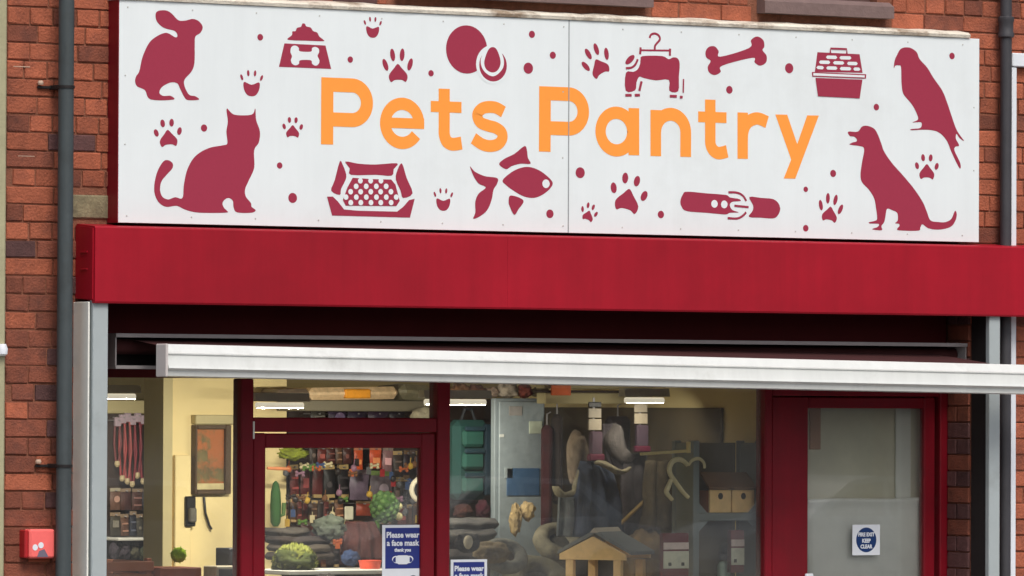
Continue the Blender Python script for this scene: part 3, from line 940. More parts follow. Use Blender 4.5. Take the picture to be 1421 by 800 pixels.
def door(name, u0, ug0, ug1, u1, ztop, zg, label):
    y0, y1 = Y0 + .012, Y0 + .057
    d = MB().bbox(fx(u0), fx(ug0), y0, y1, .02, ztop, .006).bbox(fx(ug1), fx(u1), y0, y1, .02, ztop, .006)
    d.bbox(fx(ug0) - .001, fx(ug1) + .001, y0 + .002, y1 - .002, zg, ztop - .002, .005)
    d.bbox(fx(ug0) - .001, fx(ug1) + .001, y0 + .002, y1 - .002, .022, .32, .005)
    d.bbox(fx(ug0) - .001, fx(ug1) + .001, y0 + .002, y1 - .002, .85, .97, .005)
    o = smooth_by_angle(d.build(name, M_maroon, FR), 20)
    MB().box(fx(ug0) - .008, fx(ug1) + .008, YG - .002, YG + .004, .3, zg + .008).build('pane', M_glass, o)
    MB().tube([(fx(ug1) + .02, y0 - .002, 1.0), (fx(ug1) + .02, y0 - .05, 1.02), (fx(ug1) + .02, y0 - .05, 1.2), (fx(ug1) + .02, y0 - .002, 1.22)], .009, 8).build('handle', M_dalu, o)
    return o
D1 = door('door', 353, 371, 587, 606, zt0 - .004, Z(622, YF, 480), '')
D2 = door('door', 1073, 1124, 1285, 1300, zh2 - .004, Z(567, YF, 1200), '')
p = P(1124, 800, YF)
MB().bbox(p.x - .022, p.x + .022, YF + .002, YF + .0115, p.z - .12, p.z + .012, .003).build('handle_plate', M_paper, D2)
p = P(352, 598, YF)
MB().bbox(p.x - .004, p.x + .004, YF - .003, YF + .001, p.z - .035, p.z + .04, .001).build('paint_chip', M_galv2, FR)

# ------------------------------------------------------------ text helper, posters, stickers
def text_mesh(txt, size, x, y, z, m, parent, name='lettering', bold=0.0, sx=1.0, align='CENTER'):
    cu = bpy.data.curves.new('txt', 'FONT')
    cu.body = txt; cu.size = size; cu.align_x = align; cu.align_y = 'CENTER'; cu.offset = bold
    cu.resolution_u = 3
    tmp = bpy.data.objects.new('txt', cu)
    COL.objects.link(tmp)
    bpy.context.view_layer.update()
    me = bpy.data.meshes.new_from_object(tmp.evaluated_get(bpy.context.evaluated_depsgraph_get()))
    bpy.data.objects.remove(tmp)
    for v in me.vertices:
        v.co = Vector((v.co.x * sx, 0, v.co.y))
    me.name = name
    me.materials.clear(); me.materials.append(m)
    return link(bpy.data.objects.new(name, me), (x, y, z), parent)

def mask_poster(u0, v0, u1, Y, label, htm):
    a, b = P(u0, v0, Y), P(u1, v0, Y)
    x0, x1, zt_ = a.x, b.x, a.z
    w_ = x1 - x0
    t = thing('notice', ((x0 + x1) / 2, Y, zt_ - htm), label, 'notice')
    MB().box(x0, x1, Y, Y + .0015, zt_ - htm, zt_).build('sheet', M_paper, t)
    bz0 = zt_ - w_ * .92
    MB().box(x0 + w_ * .075, x1 - w_ * .075, Y - .0005, Y + .0005, bz0, zt_ - w_ * .06).build('blue_field', M_navy, t)
    xc = (x0 + x1) / 2
    text_mesh('Please wear', w_ * .168, xc, Y - .0012, zt_ - w_ * .215, M_paper, t, bold=.0012)
    text_mesh('a face mask', w_ * .168, xc, Y - .0012, zt_ - w_ * .385, M_paper, t, bold=.0012)
    text_mesh('thank you', w_ * .1, xc, Y - .0012, zt_ - w_ * .53, M_paper, t, bold=.001)
    g = MB()
    mz = zt_ - w_ * .73
    def flat(pts, k): g.add([(px, Y - .0012 - k * .0002, pz) for px, pz in pts], [tuple(range(len(pts)))])
    flat([(xc - w_ * .17, mz + w_ * .07), (xc - w_ * .1, mz + w_ * .09), (xc + w_ * .1, mz + w_ * .09), (xc + w_ * .17, mz + w_ * .07), (xc + w_ * .17, mz - w_ * .06), (xc + w_ * .1, mz - w_ * .1), (xc - w_ * .1, mz - w_ * .1), (xc - w_ * .17, mz - w_ * .06)], 0)
    for s in (-1, 1):
        ring = [(xc + s * (w_ * .16 + w_ * .1 * math.sin(tt)), mz + w_ * .07 * math.cos(tt)) for tt in [math.pi * i / 10 for i in range(11)]]
        for i in range(10):
            (ax, az), (bx, bz) = ring[i], ring[i + 1]
            flat([(ax, az + .002), (bx, bz + .002), (bx - s * .004, bz - .002), (ax - s * .004, az - .002)], 1)
    g.build('mask_picture', M_paper, t)
    g = MB()
    rr2 = w_ * .1; cxx, czz = x1 - w_ * .24, zt_ - w_ * 1.16
    g.add([(cxx + rr2 * math.cos(2 * math.pi * i / 20), Y - .0012, czz + rr2 * math.sin(2 * math.pi * i / 20)) for i in range(20)], [tuple(range(20))])
    g.build('round_emblem', mat('emblem_grey', lin(120, 124, 128), .5, .05, 20), t)
    return t
mask_poster(530.5, 729, 587, YG - .008, 'blue face mask notice stuck inside the door glass', .3)
mask_poster(625.5, 777, 676, YG - .007, 'blue face mask notice stuck on the display window beside the door post', .3)

Yd = YG - .008
a, b = P(1183, 728.5, Yd), P(1221, 770.5, Yd)
t = thing('fire_exit_sign', ((a.x + b.x) / 2, Yd, b.z), 'small white square sign with blue disc reading FIRE EXIT KEEP CLEAR', 'sign')
MB().box(a.x, b.x, Yd, Yd + .002, b.z, a.z).build('plate', M_paper, t)
xc, zc, R = (a.x + b.x) / 2, (a.z + b.z) / 2, (a.z - b.z) * .405
MB().add([(xc + R * math.cos(2 * math.pi * i / 32), Yd - .0006, zc + R * math.sin(2 * math.pi * i / 32)) for i in range(32)], [tuple(range(32))]).build('blue_disc', M_navy2, t)
for s, dzz in (('FIRE EXIT', .42), ('KEEP', -.08), ('CLEAR', -.55)):
    text_mesh(s, R * .42, xc, Yd - .0012, zc + R * dzz, M_paper, t, bold=.0012, sx=.92)

# ------------------------------------------------------------ alarm box
a, b = P(38.5, 735, -.06), P(76.5, 775, -.06)
t = thing('alarm_box', ((a.x + b.x) / 2, -.03, b.z), 'small red alarm box with white and grey marks on the brick pier', 'alarm box')
smooth_by_angle(MB().bbox(a.x + .01, b.x, -.062, .004, b.z, a.z, .008).build('cover', M_alarm, t), 20)
MB().bbox(a.x - .008, a.x + .0095, -.05, .004, b.z + .002, a.z - .003, .004).build('hinged_side', M_alarm2, t)
for du, dv in ((49, 760), (57, 757)):
    q = P(du, dv, -.064)
    g = MB(); g.add([(q.x + .0125 * math.cos(i * math.pi / 8), -.0632 - (0.0003 if du > 50 else 0), q.z + .013 * math.sin(i * math.pi / 8)) for i in range(16)], [tuple(range(16))])
    g.build('white_spot', M_paper, t)
q = P(58, 769, -.064)
MB().add([(q.x - .022, -.0636, q.z - .013), (q.x + .032, -.0636, q.z - .013), (q.x + .012, -.0636, q.z + .02), (q.x - .012, -.0636, q.z + .012)], [(0, 1, 2, 3)]).build('grey_mark', mat('mark_grey', lin(110, 104, 120), .5, .05, 20), t)
p = P(3, 486, -.04)
tag(smooth_by_angle(MB().lathe((p.x, -.04, p.z - .025), [(.012, 0), (.022, .008), (.024, .03), (.016, .05)], 12).build('lamp_cap', M_paper)), 'tiny white cap fixed on the pale pilaster', 'cap')

# sheets of board behind the right-hand door, glass haze put into their colours
Yb = YG + .03
zd = Z(693, Yb, 1200)
def sheet(name, u0, u1, v0, Y, th, m, label, top=None, zb=.35):
    x0, x1 = X(u0, Y, 650), X(u1, Y, 650)
    zt = Z(v0, Y, (u0 + u1) / 2) if top is None else top
    return tag(MB().bbox(x0, x1, Y, Y + th, zb, zt, .002).build(name, m), label, 'board')
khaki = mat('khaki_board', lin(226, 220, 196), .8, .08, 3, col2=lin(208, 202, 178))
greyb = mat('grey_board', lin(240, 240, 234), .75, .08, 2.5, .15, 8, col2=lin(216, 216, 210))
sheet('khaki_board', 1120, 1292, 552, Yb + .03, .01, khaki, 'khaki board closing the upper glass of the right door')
sheet('reflection_strip', 1243, 1264, 560, Yb + .018, .008, mat('reflection_tone', lin(240, 240, 230), .6, .06, 4), 'pale upright strip imitating a reflection in the upper glass of the right door', zb=zd - .1)  # light strip painted in place of a reflection on the door glass
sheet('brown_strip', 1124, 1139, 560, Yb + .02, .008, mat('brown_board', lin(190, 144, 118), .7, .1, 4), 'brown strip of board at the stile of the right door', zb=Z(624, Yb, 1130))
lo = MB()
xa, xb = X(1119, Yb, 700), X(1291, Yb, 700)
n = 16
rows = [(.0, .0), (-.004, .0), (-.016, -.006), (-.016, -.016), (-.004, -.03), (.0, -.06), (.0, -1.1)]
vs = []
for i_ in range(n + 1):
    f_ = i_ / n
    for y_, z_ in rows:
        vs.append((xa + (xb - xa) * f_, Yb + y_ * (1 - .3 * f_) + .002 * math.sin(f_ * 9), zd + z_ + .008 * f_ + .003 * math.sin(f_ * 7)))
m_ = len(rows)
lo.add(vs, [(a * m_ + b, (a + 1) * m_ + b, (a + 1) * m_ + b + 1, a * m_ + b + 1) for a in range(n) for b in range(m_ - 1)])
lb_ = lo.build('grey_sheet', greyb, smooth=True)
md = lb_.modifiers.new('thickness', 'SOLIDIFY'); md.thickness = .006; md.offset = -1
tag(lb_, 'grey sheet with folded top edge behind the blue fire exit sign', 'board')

# ------------------------------------------------------------ brick row across the road, added unseen so the glass mirrors something dark
YT = -42.0
TR = thing('unseen_terrace', (6, YT, 0), 'plain brick row added out of view across the road to darken the reflection in the shop glass', 'building')
MB().box(-30, 60, YT - 8, YT, -.12, 4.4).build('wall', mat('terrace_brick', lin(108, 74, 62), .9, .2, 3), TR)
MB().prism_x([(YT + .3, 4.4), (YT - 8.3, 4.4), (YT - 4, 6.4)], -30.5, 60.5).build('roof', mat('slate', lin(70, 72, 80), .7, .15, 4), TR)
for i in range(18):
    xx = -28 + i * 4.9
    for zz, hh in ((.9, 1.3), (2.9, 1.1)):
        MB().box(xx, xx + 1.2, YT - .05, YT + .03, zz, zz + hh).build('window', mat('terrace_glass', lin(96, 104, 110), .2, .1, 3), TR)
    MB().box(xx + 2.2, xx + 3.1, YT - .05, YT + .03, -.1, 2.0).build('door', mat('terrace_door', lin(60, 50, 50), .5, .1, 3), TR)

# cars parked across the road, which the lower glass mirrors
def parked_car(x, y, col, label):
    t = thing('parked_car', (x + 2.15, y, -.12), label, 'car', 'cars parked across the road')
    pm = mat('car_paint_%d' % col[0], lin(*col), .3, .03, 2, spec=.5)
    def side(pts, y0, y1, name, m, par=None):
        n = len(pts)
        vs = [(x + a, y0, b - .12) for a, b in pts] + [(x + a, y1, b - .12) for a, b in pts]
        o = MB().add(vs, [tuple(range(n)), tuple(range(2 * n - 1, n - 1, -1))] + [(i, n + i, n + (i + 1) % n, (i + 1) % n) for i in range(n)]).build(name, m, par or t)
        return o
    b = side([(.02, .45), (.1, .72), (.45, .86), (1.15, .93), (3.5, .96), (4.2, .86), (4.3, .6), (4.25, .32), (.1, .28)], y - .85, y + .85, 'body', pm)
    cb = side([(1.1, .925), (1.75, 1.4), (2.2, 1.47), (3.1, 1.44), (3.75, 1.0), (3.7, .955)], y - .74, y + .74, 'cabin', pm)
    gm = mat('car_glass', lin(40, 46, 50), .1, .05, 3, spec=.6)
    for yy in (y + .741, y - .745):
        side([(1.35, .98), (1.85, 1.36), (2.25, 1.4), (2.3, .98)], yy, yy + .004, 'window', gm, cb)
        side([(2.38, .98), (2.33, 1.4), (3.05, 1.37), (3.5, 1.0)], yy, yy + .004, 'window', gm, cb)
    for wx in (.85, 3.45):
        for yy in (y - .86, y + .68):
            tw = [(x + wx + .31 * math.cos(k * math.pi / 10), .19 + .31 * math.sin(k * math.pi / 10)) for k in range(20)]
            vs = [(a, yy, c) for a, c in tw] + [(a, yy + .18, c) for a, c in tw]
            wo = MB().add(vs, [tuple(range(20)), tuple(range(39, 19, -1))] + [(k, 20 + k, 20 + (k + 1) % 20, (k + 1) % 20) for k in range(20)]).build('wheel', M_black, t)
            tw = [(x + wx + .2 * math.cos(k * math.pi / 8), .19 + .2 * math.sin(k * math.pi / 8)) for k in range(16)]
            yy2 = yy + (.181 if yy > y else -.001)
            MB().add([(a, yy2, c) for a, c in tw], [tuple(range(16))]).build('rim', M_dalu, wo)
    return t
for x_, c_, l_ in ((15.6, (176, 182, 186), 'silver car parked across the road, mirrored faintly in the left window'), (20.9, (214, 216, 214), 'white car parked across the road, mirrored faintly in the display window'), (26.2, (150, 158, 166), 'grey blue car parked across the road, mirrored faintly in the right door')):
    parked_car(x_, -37.5, c_, l_)

# ------------------------------------------------------------ inside the shop
def rc_(u0, v0, u1, v1, Y):
    um, vm = (u0 + u1) / 2, (v0 + v1) / 2
    return X(u0, Y, vm), X(u1, Y, vm), Z(v1, Y, um), Z(v0, Y, um)

def lamp(u0, u1, v, Y, label, strength=1.0):
    x0, x1 = X(u0, Y, v), X(u1, Y, v)
    z = Z(v, Y, (u0 + u1) / 2)
    t = thing('tube_light', ((x0 + x1) / 2, Y, z), label, 'tube light', 'lit tube lights inside the shop')
    smooth_by_angle(MB().tube([(x0, Y, z), (x1, Y, z)], .014, 12).build('tube', M_tube, t))
    MB().prism_x([(Y - .03, z + .018), (Y + .03, z + .018), (Y + .022, z + .055), (Y - .022, z + .055)], x0 - .02, x1 + .02).build('batten', M_batten, t)
    ld = bpy.data.lights.new('tube_glow', 'AREA')
    ld.shape = 'RECTANGLE'; ld.size = x1 - x0; ld.size_y = .05
    ld.energy = 14 * strength; ld.color = (1, .93, .8)
    lo = bpy.data.objects.new('tube_glow', ld)
    link(lo, ((x0 + x1) / 2, Y - .02, z - .02), t)
    lo.rotation_euler = (rad(40), 0, 0)
    return t

YCW = 2.2
# cream wall end with pilaster edge, seen through the left window
cw0, cw1 = X(236, YCW), X(398, YCW)
MB().box(cw0, cw1, YCW, YCW + .12, .03, ZC - .003).build('cream_wall', M_cream, BD)
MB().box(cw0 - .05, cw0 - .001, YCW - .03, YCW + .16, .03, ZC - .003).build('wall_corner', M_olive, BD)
MB().bbox(X(240, YCW), X(262, YCW), YCW - .03, YCW - .001, .03, Z(632, YCW, 250), .004).build('pilaster_panel', M_cream, BD)
# dark slatwall behind the door and the middle of the shop
sw0, sw1 = X(398, 2.4), X(820, 2.4)
SLW = thing('slatwall', ((sw0 + sw1) / 2, 2.4, .03), 'dark brown slatted display wall hung with packets behind the door', 'display wall')
sz = .1
while sz < Z(572, 2.4, 500):
    MB().bbox(sw0, sw1, 2.385, 2.4, sz, sz + .093, .003).build('slat', M_darkboard, SLW)
    sz += .1
MB().box(sw0, sw1, 2.401, 2.43, .03, sz).build('back_board', M_darkboard, SLW)
pg0, pg1 = X(120, 3.9), X(232, 3.9)
PEG = thing('pegboard', ((pg0 + pg1) / 2, 3.9, .03), 'dark display board hung with red leads at the back of the shop', 'display board')
MB().box(pg0, pg1, 3.9, 3.93, .03, Z(575, 3.9, 180)).build('board', M_darkboard, PEG)
MB().bbox(pg0, pg1, 3.55, 3.9, Z(750, 3.7, 180), Z(746, 3.7, 180), .003).build('shelf', M_batten, PEG)
MB().bbox(pg0, pg1, 3.87, 3.899, Z(574, 3.9, 180), Z(556, 3.9, 180), .003).build('header', M_olive, PEG)
lamp(112, 187, 550.5, 3.0, 'long lit tube light above the hanging red leads', 1.5)
lamp(356, 420, 563, 1.0, 'lit tube light against the cream wall seen through the fanlight', 2.1)
lamp(590, 673, 558.5, 1.05, 'lit tube light above the green hanging carrier', .6)
lamp(868, 920, 556, .8, 'short lit tube light under the pelmet above the hanging gold hook', .13)

# small goods ---------------------------------------------------------------
def packet(u0, v0, u1, v1, Y, col, label, group=None, card=(214, 200, 160), foot=False, cat='packet'):
    x0, x1, z0_, z1_ = rc_(u0, v0, u1, v1, Y)
    t = thing('treat_packet', ((x0 + x1) / 2, Y, z0_), label, cat, group)
    nx, nz = 5, 7
    d = min(.06, (x1 - x0) * .32)
    vs, fs = [], []
    hc = (z1_ - z0_) * .16 if card else 0
    for s in (-1, 1):
        for j in range(nz + 1):
            for i in range(nx + 1):
                a, b = i / nx, j / nz
                bul = (max(0, math.sin(math.pi * a)) ** .5) * (max(0, math.sin(math.pi * b)) ** .6)
                vs.append((x0 + (x1 - x0) * (a + .02 * math.sin(b * 9 + x0 * 40)), Y + s * (d * .5 * bul + .001), z0_ + (z1_ - z0_ - hc) * b))
    o = (nx + 1) * (nz + 1)
    for s in (0, 1):
        for j in range(nz):
            for i in range(nx):
                k = s * o + j * (nx + 1) + i
                fs.append((k, k + 1, k + nx + 2, k + nx + 1))
    b = MB().add(vs, fs).build('bag', cm(*col, .4, .35), t, smooth=True)
    w_ = x1 - x0
    hgt = z1_ - z0_ - hc
    q = tuple(min(255, int(c * 1.5 + 30)) for c in col)
    rp = random.Random(int(u0 * 13 + v0 * 7))
    kind = rp.randrange(4)
    yf, yb = Y - d * .5 - .004, Y - d * .3
    if kind == 0:
        f0 = rp.uniform(.2, .45)
        MB().bbox(x0 + w_ * .2, x1 - w_ * .2, yf, yb, z0_ + hgt * f0, z0_ + hgt * (f0 + rp.uniform(.2, .4)), .002).build('print', cm(*q), b)
    elif kind == 1:
        for f0 in (.22, .62):
            MB().bbox(x0 + w_ * .14, x1 - w_ * .14, yf, yb, z0_ + hgt * f0, z0_ + hgt * (f0 + .09), .001).build('print', cm(*q), b)
    elif kind == 2:
        c_ = ((x0 + x1) / 2 + w_ * rp.uniform(-.1, .1), z0_ + hgt * rp.uniform(.4, .65))
        rr3 = w_ * rp.uniform(.2, .3)
        MB().add([(c_[0] + rr3 * math.cos(i * math.pi / 7), yf + .001, c_[1] + rr3 * math.sin(i * math.pi / 7)) for i in range(14)], [tuple(range(14))]).build('print', cm(*q), b)
    if card:
        MB().bbox(x0, x1, Y - .004, Y + .004, z1_ - hc, z1_, .001).build('header_card', cm(*card), t)
    if foot:
        MB().bbox(x0 + w_ * .1, x1 - w_ * .1, Y - .01, Y + .004, z0_ - hgt * .12, z0_ + .002, .001).build('price_ticket', cm(*card), t)
    t.rotation_euler.y = random.uniform(-.05, .05)
    # hook that carries it
    MB().tube([((x0 + x1) / 2, 2.39 if 1.9 < Y < 2.4 else Y + .05, z1_ - .012), ((x0 + x1) / 2, Y - .02, z1_ - .012)], .003, 6).build('hook', M_dalu, t)
    return t

def lump(u0, v0, u1, v1, Y, col, name, label, cat, amp=.2, freq=3, seed=1, depth=None, extra=None, group=None):
    x0, x1, z0_, z1_ = rc_(u0, v0, u1, v1, Y)
    rx, rz = (x1 - x0) / 2, (z1_ - z0_) / 2
    m = soft(*col)
    b = MB().blob(((x0 + x1) / 2, Y, (z0_ + z1_) / 2), (rx, depth or min(rx, rz), rz), amp, seed, 4, freq)
    if extra:
        t = thing(name, ((x0 + x1) / 2, Y, z0_), label, cat, group)
        b.build('body', m, t, smooth=True)
        extra(t, (x0 + x1) / 2, Y, (z0_ + z1_) / 2, rx, rz)
        return t
    return tag(b.build(name, m, None, smooth=True), label, cat, group)

def bed(u0, v0, u1, v1, Y, col, inner, name, label, lean=.9, flat=.62, seed=1):
    """round bolster bed leaning back towards the viewer: padded ring with a cushion in it"""
    from mathutils import noise
    x0, x1, z0_, z1_ = rc_(u0, v0, u1, v1, Y)
    cx, cz, R = (x0 + x1) / 2, (z0_ + z1_) / 2, (x1 - x0) / 2
    t = thing(name, (cx, Y, z0_), label, 'pet bed')
    r = R * .3
    n, m = 40, 14
    vs = []
    for i in range(n):
        a = 2 * math.pi * i / n
        rr = r * (1 + .13 * noise.noise(Vector((math.cos(a) * 2.2, math.sin(a) * 2.2, seed))) + .05 * abs(math.sin(a * 6)))
        for j in range(m):
            b = 2 * math.pi * j / m
            p = Vector(((R - r + rr * math.cos(b)) * math.cos(a), (R - r + rr * math.cos(b)) * math.sin(a) * flat * 1.3, rr * math.sin(b)))
            p.rotate(Matrix.Rotation(lean, 3, 'X'))
            vs.append((cx + p.x, Y + p.y, cz + p.z))
    fs = [(i * m + j, ((i + 1) % n) * m + j, ((i + 1) % n) * m + (j + 1) % m, i * m + (j + 1) % m) for i in range(n) for j in range(m)]
    MB().add(vs, fs).build('bolster', soft(*col), t, smooth=True)
    c = MB().blob((0, 0, 0), (R - r, (R - r) * flat * 1.3, r * .5), .1, seed, 3)
    for p in c.v:
        p.rotate(Matrix.Rotation(lean, 3, 'X'))
        p += Vector((cx, Y + r * .3, cz))
    c.build('cushion', soft(*inner), t, smooth=True)
    return t

def cloth(rows, Y, col, name, label, cat, folds=3, amp=.02, seed=0, trim=None, group=None):
    """hanging or draped fabric: rows = [(v, u_left, u_right)], with soft folds"""
    from mathutils import noise
    nx, ny = 22, 18
    vs = []
    for j in range(ny + 1):
        f = j / ny * (len(rows) - 1)
        i0 = min(int(f), len(rows) - 2); q = f - i0
        v, ul, ur = [rows[i0][n_] + (rows[i0 + 1][n_] - rows[i0][n_]) * q for n_ in range(3)]
        for i in range(nx + 1):
            a = i / nx
            w_ = noise.noise(Vector((a * 3, j / ny * 2, seed)))
            p = P(ul + (ur - ul) * a + 1.2 * w_, v + 1.5 * noise.noise(Vector((a * 4, seed, 3.3))), Y)
            d = amp * math.sin(a * folds * 6.28 + w_ * 2.5 + seed) * (.35 + .65 * j / ny) - amp * 1.2 * math.sin(math.pi * a)
            vs.append((p.x, Y + d, p.z))
    fs = [(j * (nx + 1) + i, j * (nx + 1) + i + 1, (j + 1) * (nx + 1) + i + 1, (j + 1) * (nx + 1) + i) for j in range(ny) for i in range(nx)]
    o = MB().add(vs, fs).build(name, soft(*col), smooth=True)
    md = o.modifiers.new('thickness', 'SOLIDIFY'); md.thickness = .012; md.offset = 1
    return tag(o, label, cat, group)

def stack(u0, v0, u1, v1, Y, cols, name, label, cat):
    """pile of folded soft goods, each fold a part"""
    x0, x1, z0_, z1_ = rc_(u0, v0, u1, v1, Y)
    t = thing(name, ((x0 + x1) / 2, Y, z0_), label, cat)
    n = len(cols); h_ = (z1_ - z0_) / n
    r_ = random.Random(int(u0 * 7 + v0))
    for i, c in enumerate(cols):
        a, b = x0 + r_.uniform(0, .03), x1 - r_.uniform(0, .04)
        g = MB().bbox(a, b, Y + r_.uniform(0, .03), Y + .22, z0_ + h_ * i + .001, z0_ + h_ * (i + 1), h_ * .42)
        bm = bmesh.new()
        vsx = [bm.verts.new(p) for p in g.v]
        for f in g.f: bm.faces.new([vsx[q] for q in f])
        bmesh.ops.subdivide_edges(bm, edges=bm.edges[:], cuts=3, use_grid_fill=True)
        for v in bm.verts:
            v.co.z += .004 * math.sin(v.co.x * 40 + i) ; v.co.y += .006 * math.sin(v.co.x * 27 + i * 2)
        MB().bm(bm).build('fold', soft(*c), t, smooth=True)
    return t

def carton(u0, v0, u1, v1, Y, dep, col, name, label, cat, group=None, face=None, face_v=(.2, .75)):
    x0, x1, z0_, z1_ = rc_(u0, v0, u1, v1, Y)
    t = thing(name, ((x0 + x1) / 2, Y + dep / 2, z0_), label, cat, group)
    MB().bbox(x0, x1, Y, Y + dep, z0_, z1_, .004).build('body', cm(*col), t)
    if face:
        w_, h_ = x1 - x0, z1_ - z0_
        MB().bbox(x0 + w_ * .1, x1 - w_ * .1, Y - .003, Y + .001, z0_ + h_ * face_v[0], z0_ + h_ * face_v[1], .001).build('face_label', cm(*face), t)
    return t

# left window: leads on the pegboard
for i, (u, v0, v1, c) in enumerate(((163, 592, 640, (104, 40, 42)), (170, 588, 660, (150, 50, 50)), (177, 586, 664, (152, 66, 64)), (184, 590, 668, (120, 20, 34)), (191, 586, 656, (116, 26, 42)), (199, 589, 664, (128, 24, 40)), (207, 585, 658, (112, 22, 36)), (215, 588, 662, (120, 24, 36)), (221, 592, 650, (90, 24, 34)))):
    Y = 3.8
    a, b = P(u, v0, Y), P(u, v1, Y)
    t = thing('dog_lead', (a.x, Y, b.z), {163: 'short brick red', 170: 'long salmon pink', 177: 'long pale pink', 184: 'long dark crimson', 191: 'rose red', 199: 'deep red', 207: 'bright red', 215: 'dark red', 221: 'short maroon'}[u] + ' lead hanging on the dark display board', 'lead', 'red leads on the display board')
    m = cm(*c)
    MB().tube([(a.x - .014, Y, a.z), (a.x - .017, Y, (a.z + b.z) / 2), (a.x - .008, Y, b.z), (a.x + .008, Y, b.z), (a.x + .017, Y - .01, (a.z + b.z) / 2), (a.x + .012, Y, a.z), (a.x - .014, Y, a.z)], .006, 6).build('webbing', m, t)
    MB().bbox(a.x - .016, a.x + .016, Y - .012, Y + .012, a.z, a.z + .045, .003).build('header_card', cm(170, 150, 160), t)
    MB().lathe((a.x, Y, b.z - .03), [(.007, 0), (.014, .01), (.012, .03)], 8).build('clip', cm(190, 170, 130), t)
    MB().tube([(a.x, 3.9, a.z + .03), (a.x, Y - .02, a.z + .03)], .003, 6).build('hook', M_dalu, t)
rg = random.Random(5)
dk = {(70, 44, 40): 'dark brown', (46, 40, 38): 'blackish', (88, 60, 46): 'brown', (60, 56, 48): 'dull grey', (96, 70, 60): 'dusty pink', (44, 34, 44): 'dark violet', (72, 62, 44): 'khaki', (40, 42, 52): 'blue black'}
for j, v in enumerate((676, 712)):
    u = 153
    while u < 224:
        w_ = rg.choice((9, 11, 14))
        c = rg.choice(list(dk))
        packet(u, v + rg.uniform(-3, 3), u + w_, v + 32, 3.75, c, dk[c] + ' packet in the %s row below the red leads' % ('upper', 'lower')[j], 'packets below the leads', card=rg.choice([(130, 110, 90), (90, 80, 76), (150, 140, 120)]))
        u += w_ + 1
u = 152
while u < 222:
    w_ = rg.choice((12, 16, 20))
    c = rg.choice([(66, 70, 52), (50, 46, 44), (84, 80, 62), (60, 52, 60)])
    lump(u, 752 + rg.uniform(0, 6), u + w_, 778, 3.6, c, 'soft_toy', {66: 'moss green', 50: 'charcoal', 84: 'olive', 60: 'plum grey'}[c[0]] + ' soft toy in the row under the shelf of red leads', 'soft toy', .35, 4, u, group='toys under the lead shelf')
    u += w_
# picture frame on the cream wall
Y = YCW - .03
x0, x1, z0_, z1_ = rc_(269, 590, 319, 686, Y)
t = thing('wall_picture', ((x0 + x1) / 2, Y, z0_), 'framed picture in autumn colours on the cream wall', 'picture')
fm = mat('frame_wood', lin(78, 58, 34), .5, .2, 18)
for n_, q in (('frame_side', (x0, x0 + .012, z0_, z1_)), ('frame_side', (x1 - .03, x1, z0_, z1_)), ('frame_rail', (x0 + .0125, x1 - .0305, z1_ - .02, z1_)), ('frame_rail', (x0 + .0125, x1 - .0305, z0_, z0_ + .02))):
    MB().bbox(q[0], q[1], Y - .015, Y + .029, q[2], q[3], .003).build(n_, fm, t)
MB().box(x0 + .012, x1 - .03, Y + .005, Y + .01, z0_ + .02, z1_ - .02).build('picture', mat('autumn_print', lin(104, 92, 52), .5, .5, 18, col2=lin(170, 96, 46), thr=(.46, .56)), t)
MB().box(x0 + .014, x1 - .032, Y - .001, Y + .002, z0_ + .022, z0_ + .05).build('mount', cm(206, 190, 140), t)
x0, x1, z0_, z1_ = rc_(269, 576, 336, 589, Y)
tag(MB().bbox(x0, x1, Y - .02, Y + .029, z0_, z1_, .004).build('picture_shelf', M_olive), 'narrow olive ledge over the framed picture on the cream wall', 'ledge')
x0, x1, z0_, z1_ = rc_(255.5, 689, 269.5, 731, Y)
t = thing('wall_phone', ((x0 + x1) / 2, Y, z0_), 'black telephone handset hung on the cream wall below the picture', 'telephone')
MB().bbox(x0, x1, Y - .02, Y + .029, z0_, z1_, .006).build('cradle', M_black, t)
MB().bbox(x0 + .008, x1 - .008, Y - .045, Y - .021, z0_ + .02, z0_ + (z1_ - z0_) * .62, .006).build('handset', cm(96, 92, 84), t)
a, b = P(286, 690, Y), P(292, 735, Y)
tag(MB().tube([(a.x, Y + .02, a.z), (a.x + .004, Y + .012, (a.z + b.z) / 2), (b.x, Y + .012, b.z + .02), (b.x + .012, Y + .01, b.z)], .006, 8).build('cable', M_black), 'black cable hanging down the cream wall', 'cable')
# things at the foot of the left window
Y = .75
x0, x1, z0_, z1_ = rc_(144, 779, 214, 806, Y)
t = thing('wooden_crate', ((x0 + x1) / 2, Y + .15, z0_ - .25), 'brown slatted wooden crate standing inside the left window', 'crate')
for i in range(4):
    zz = z1_ - .045 - i * .055
    MB().bbox(x0, x1, Y, Y + .014, zz, zz + .043, .003).build('slat', M_brownwood, t)
    MB().bbox(x1 - .015, x1 - .001, Y + .016, Y + .36, zz, zz + .043, .003).build('slat', M_brownwood, t)
    MB().bbox(x0, x1, Y + .362, Y + .376, zz, zz + .043, .003).build('slat', M_brownwood, t)
for xx in (x0 + .001, x1 - .03):
    MB().bbox(xx, xx + .026, Y + .0145, Y + .04, z0_ - .25, z1_ + .012, .003).build('corner_post', M_brownwood, t)
def fuzz(t, x, y, z, rx, rz):
    for i in range(24):
        a, b = i * 2.4, math.acos(1 - 2 * (i + .5) / 24)
        d = Vector((math.cos(a) * math.sin(b), math.sin(a) * math.sin(b), math.cos(b)))
        c = Vector((x, y, z))
        MB().tube([c + d * rx * .85, c + d * rx * 1.14], .004, 5, rs=[rx * .16, rx * .03]).build('spike', cm(178, 220, 20), t)
lump(238, 760, 257.5, 781, .8, (178, 220, 20), 'spiky_ball', 'lime green spiky ball inside the left window', 'ball', .04, 2, 2, extra=fuzz)
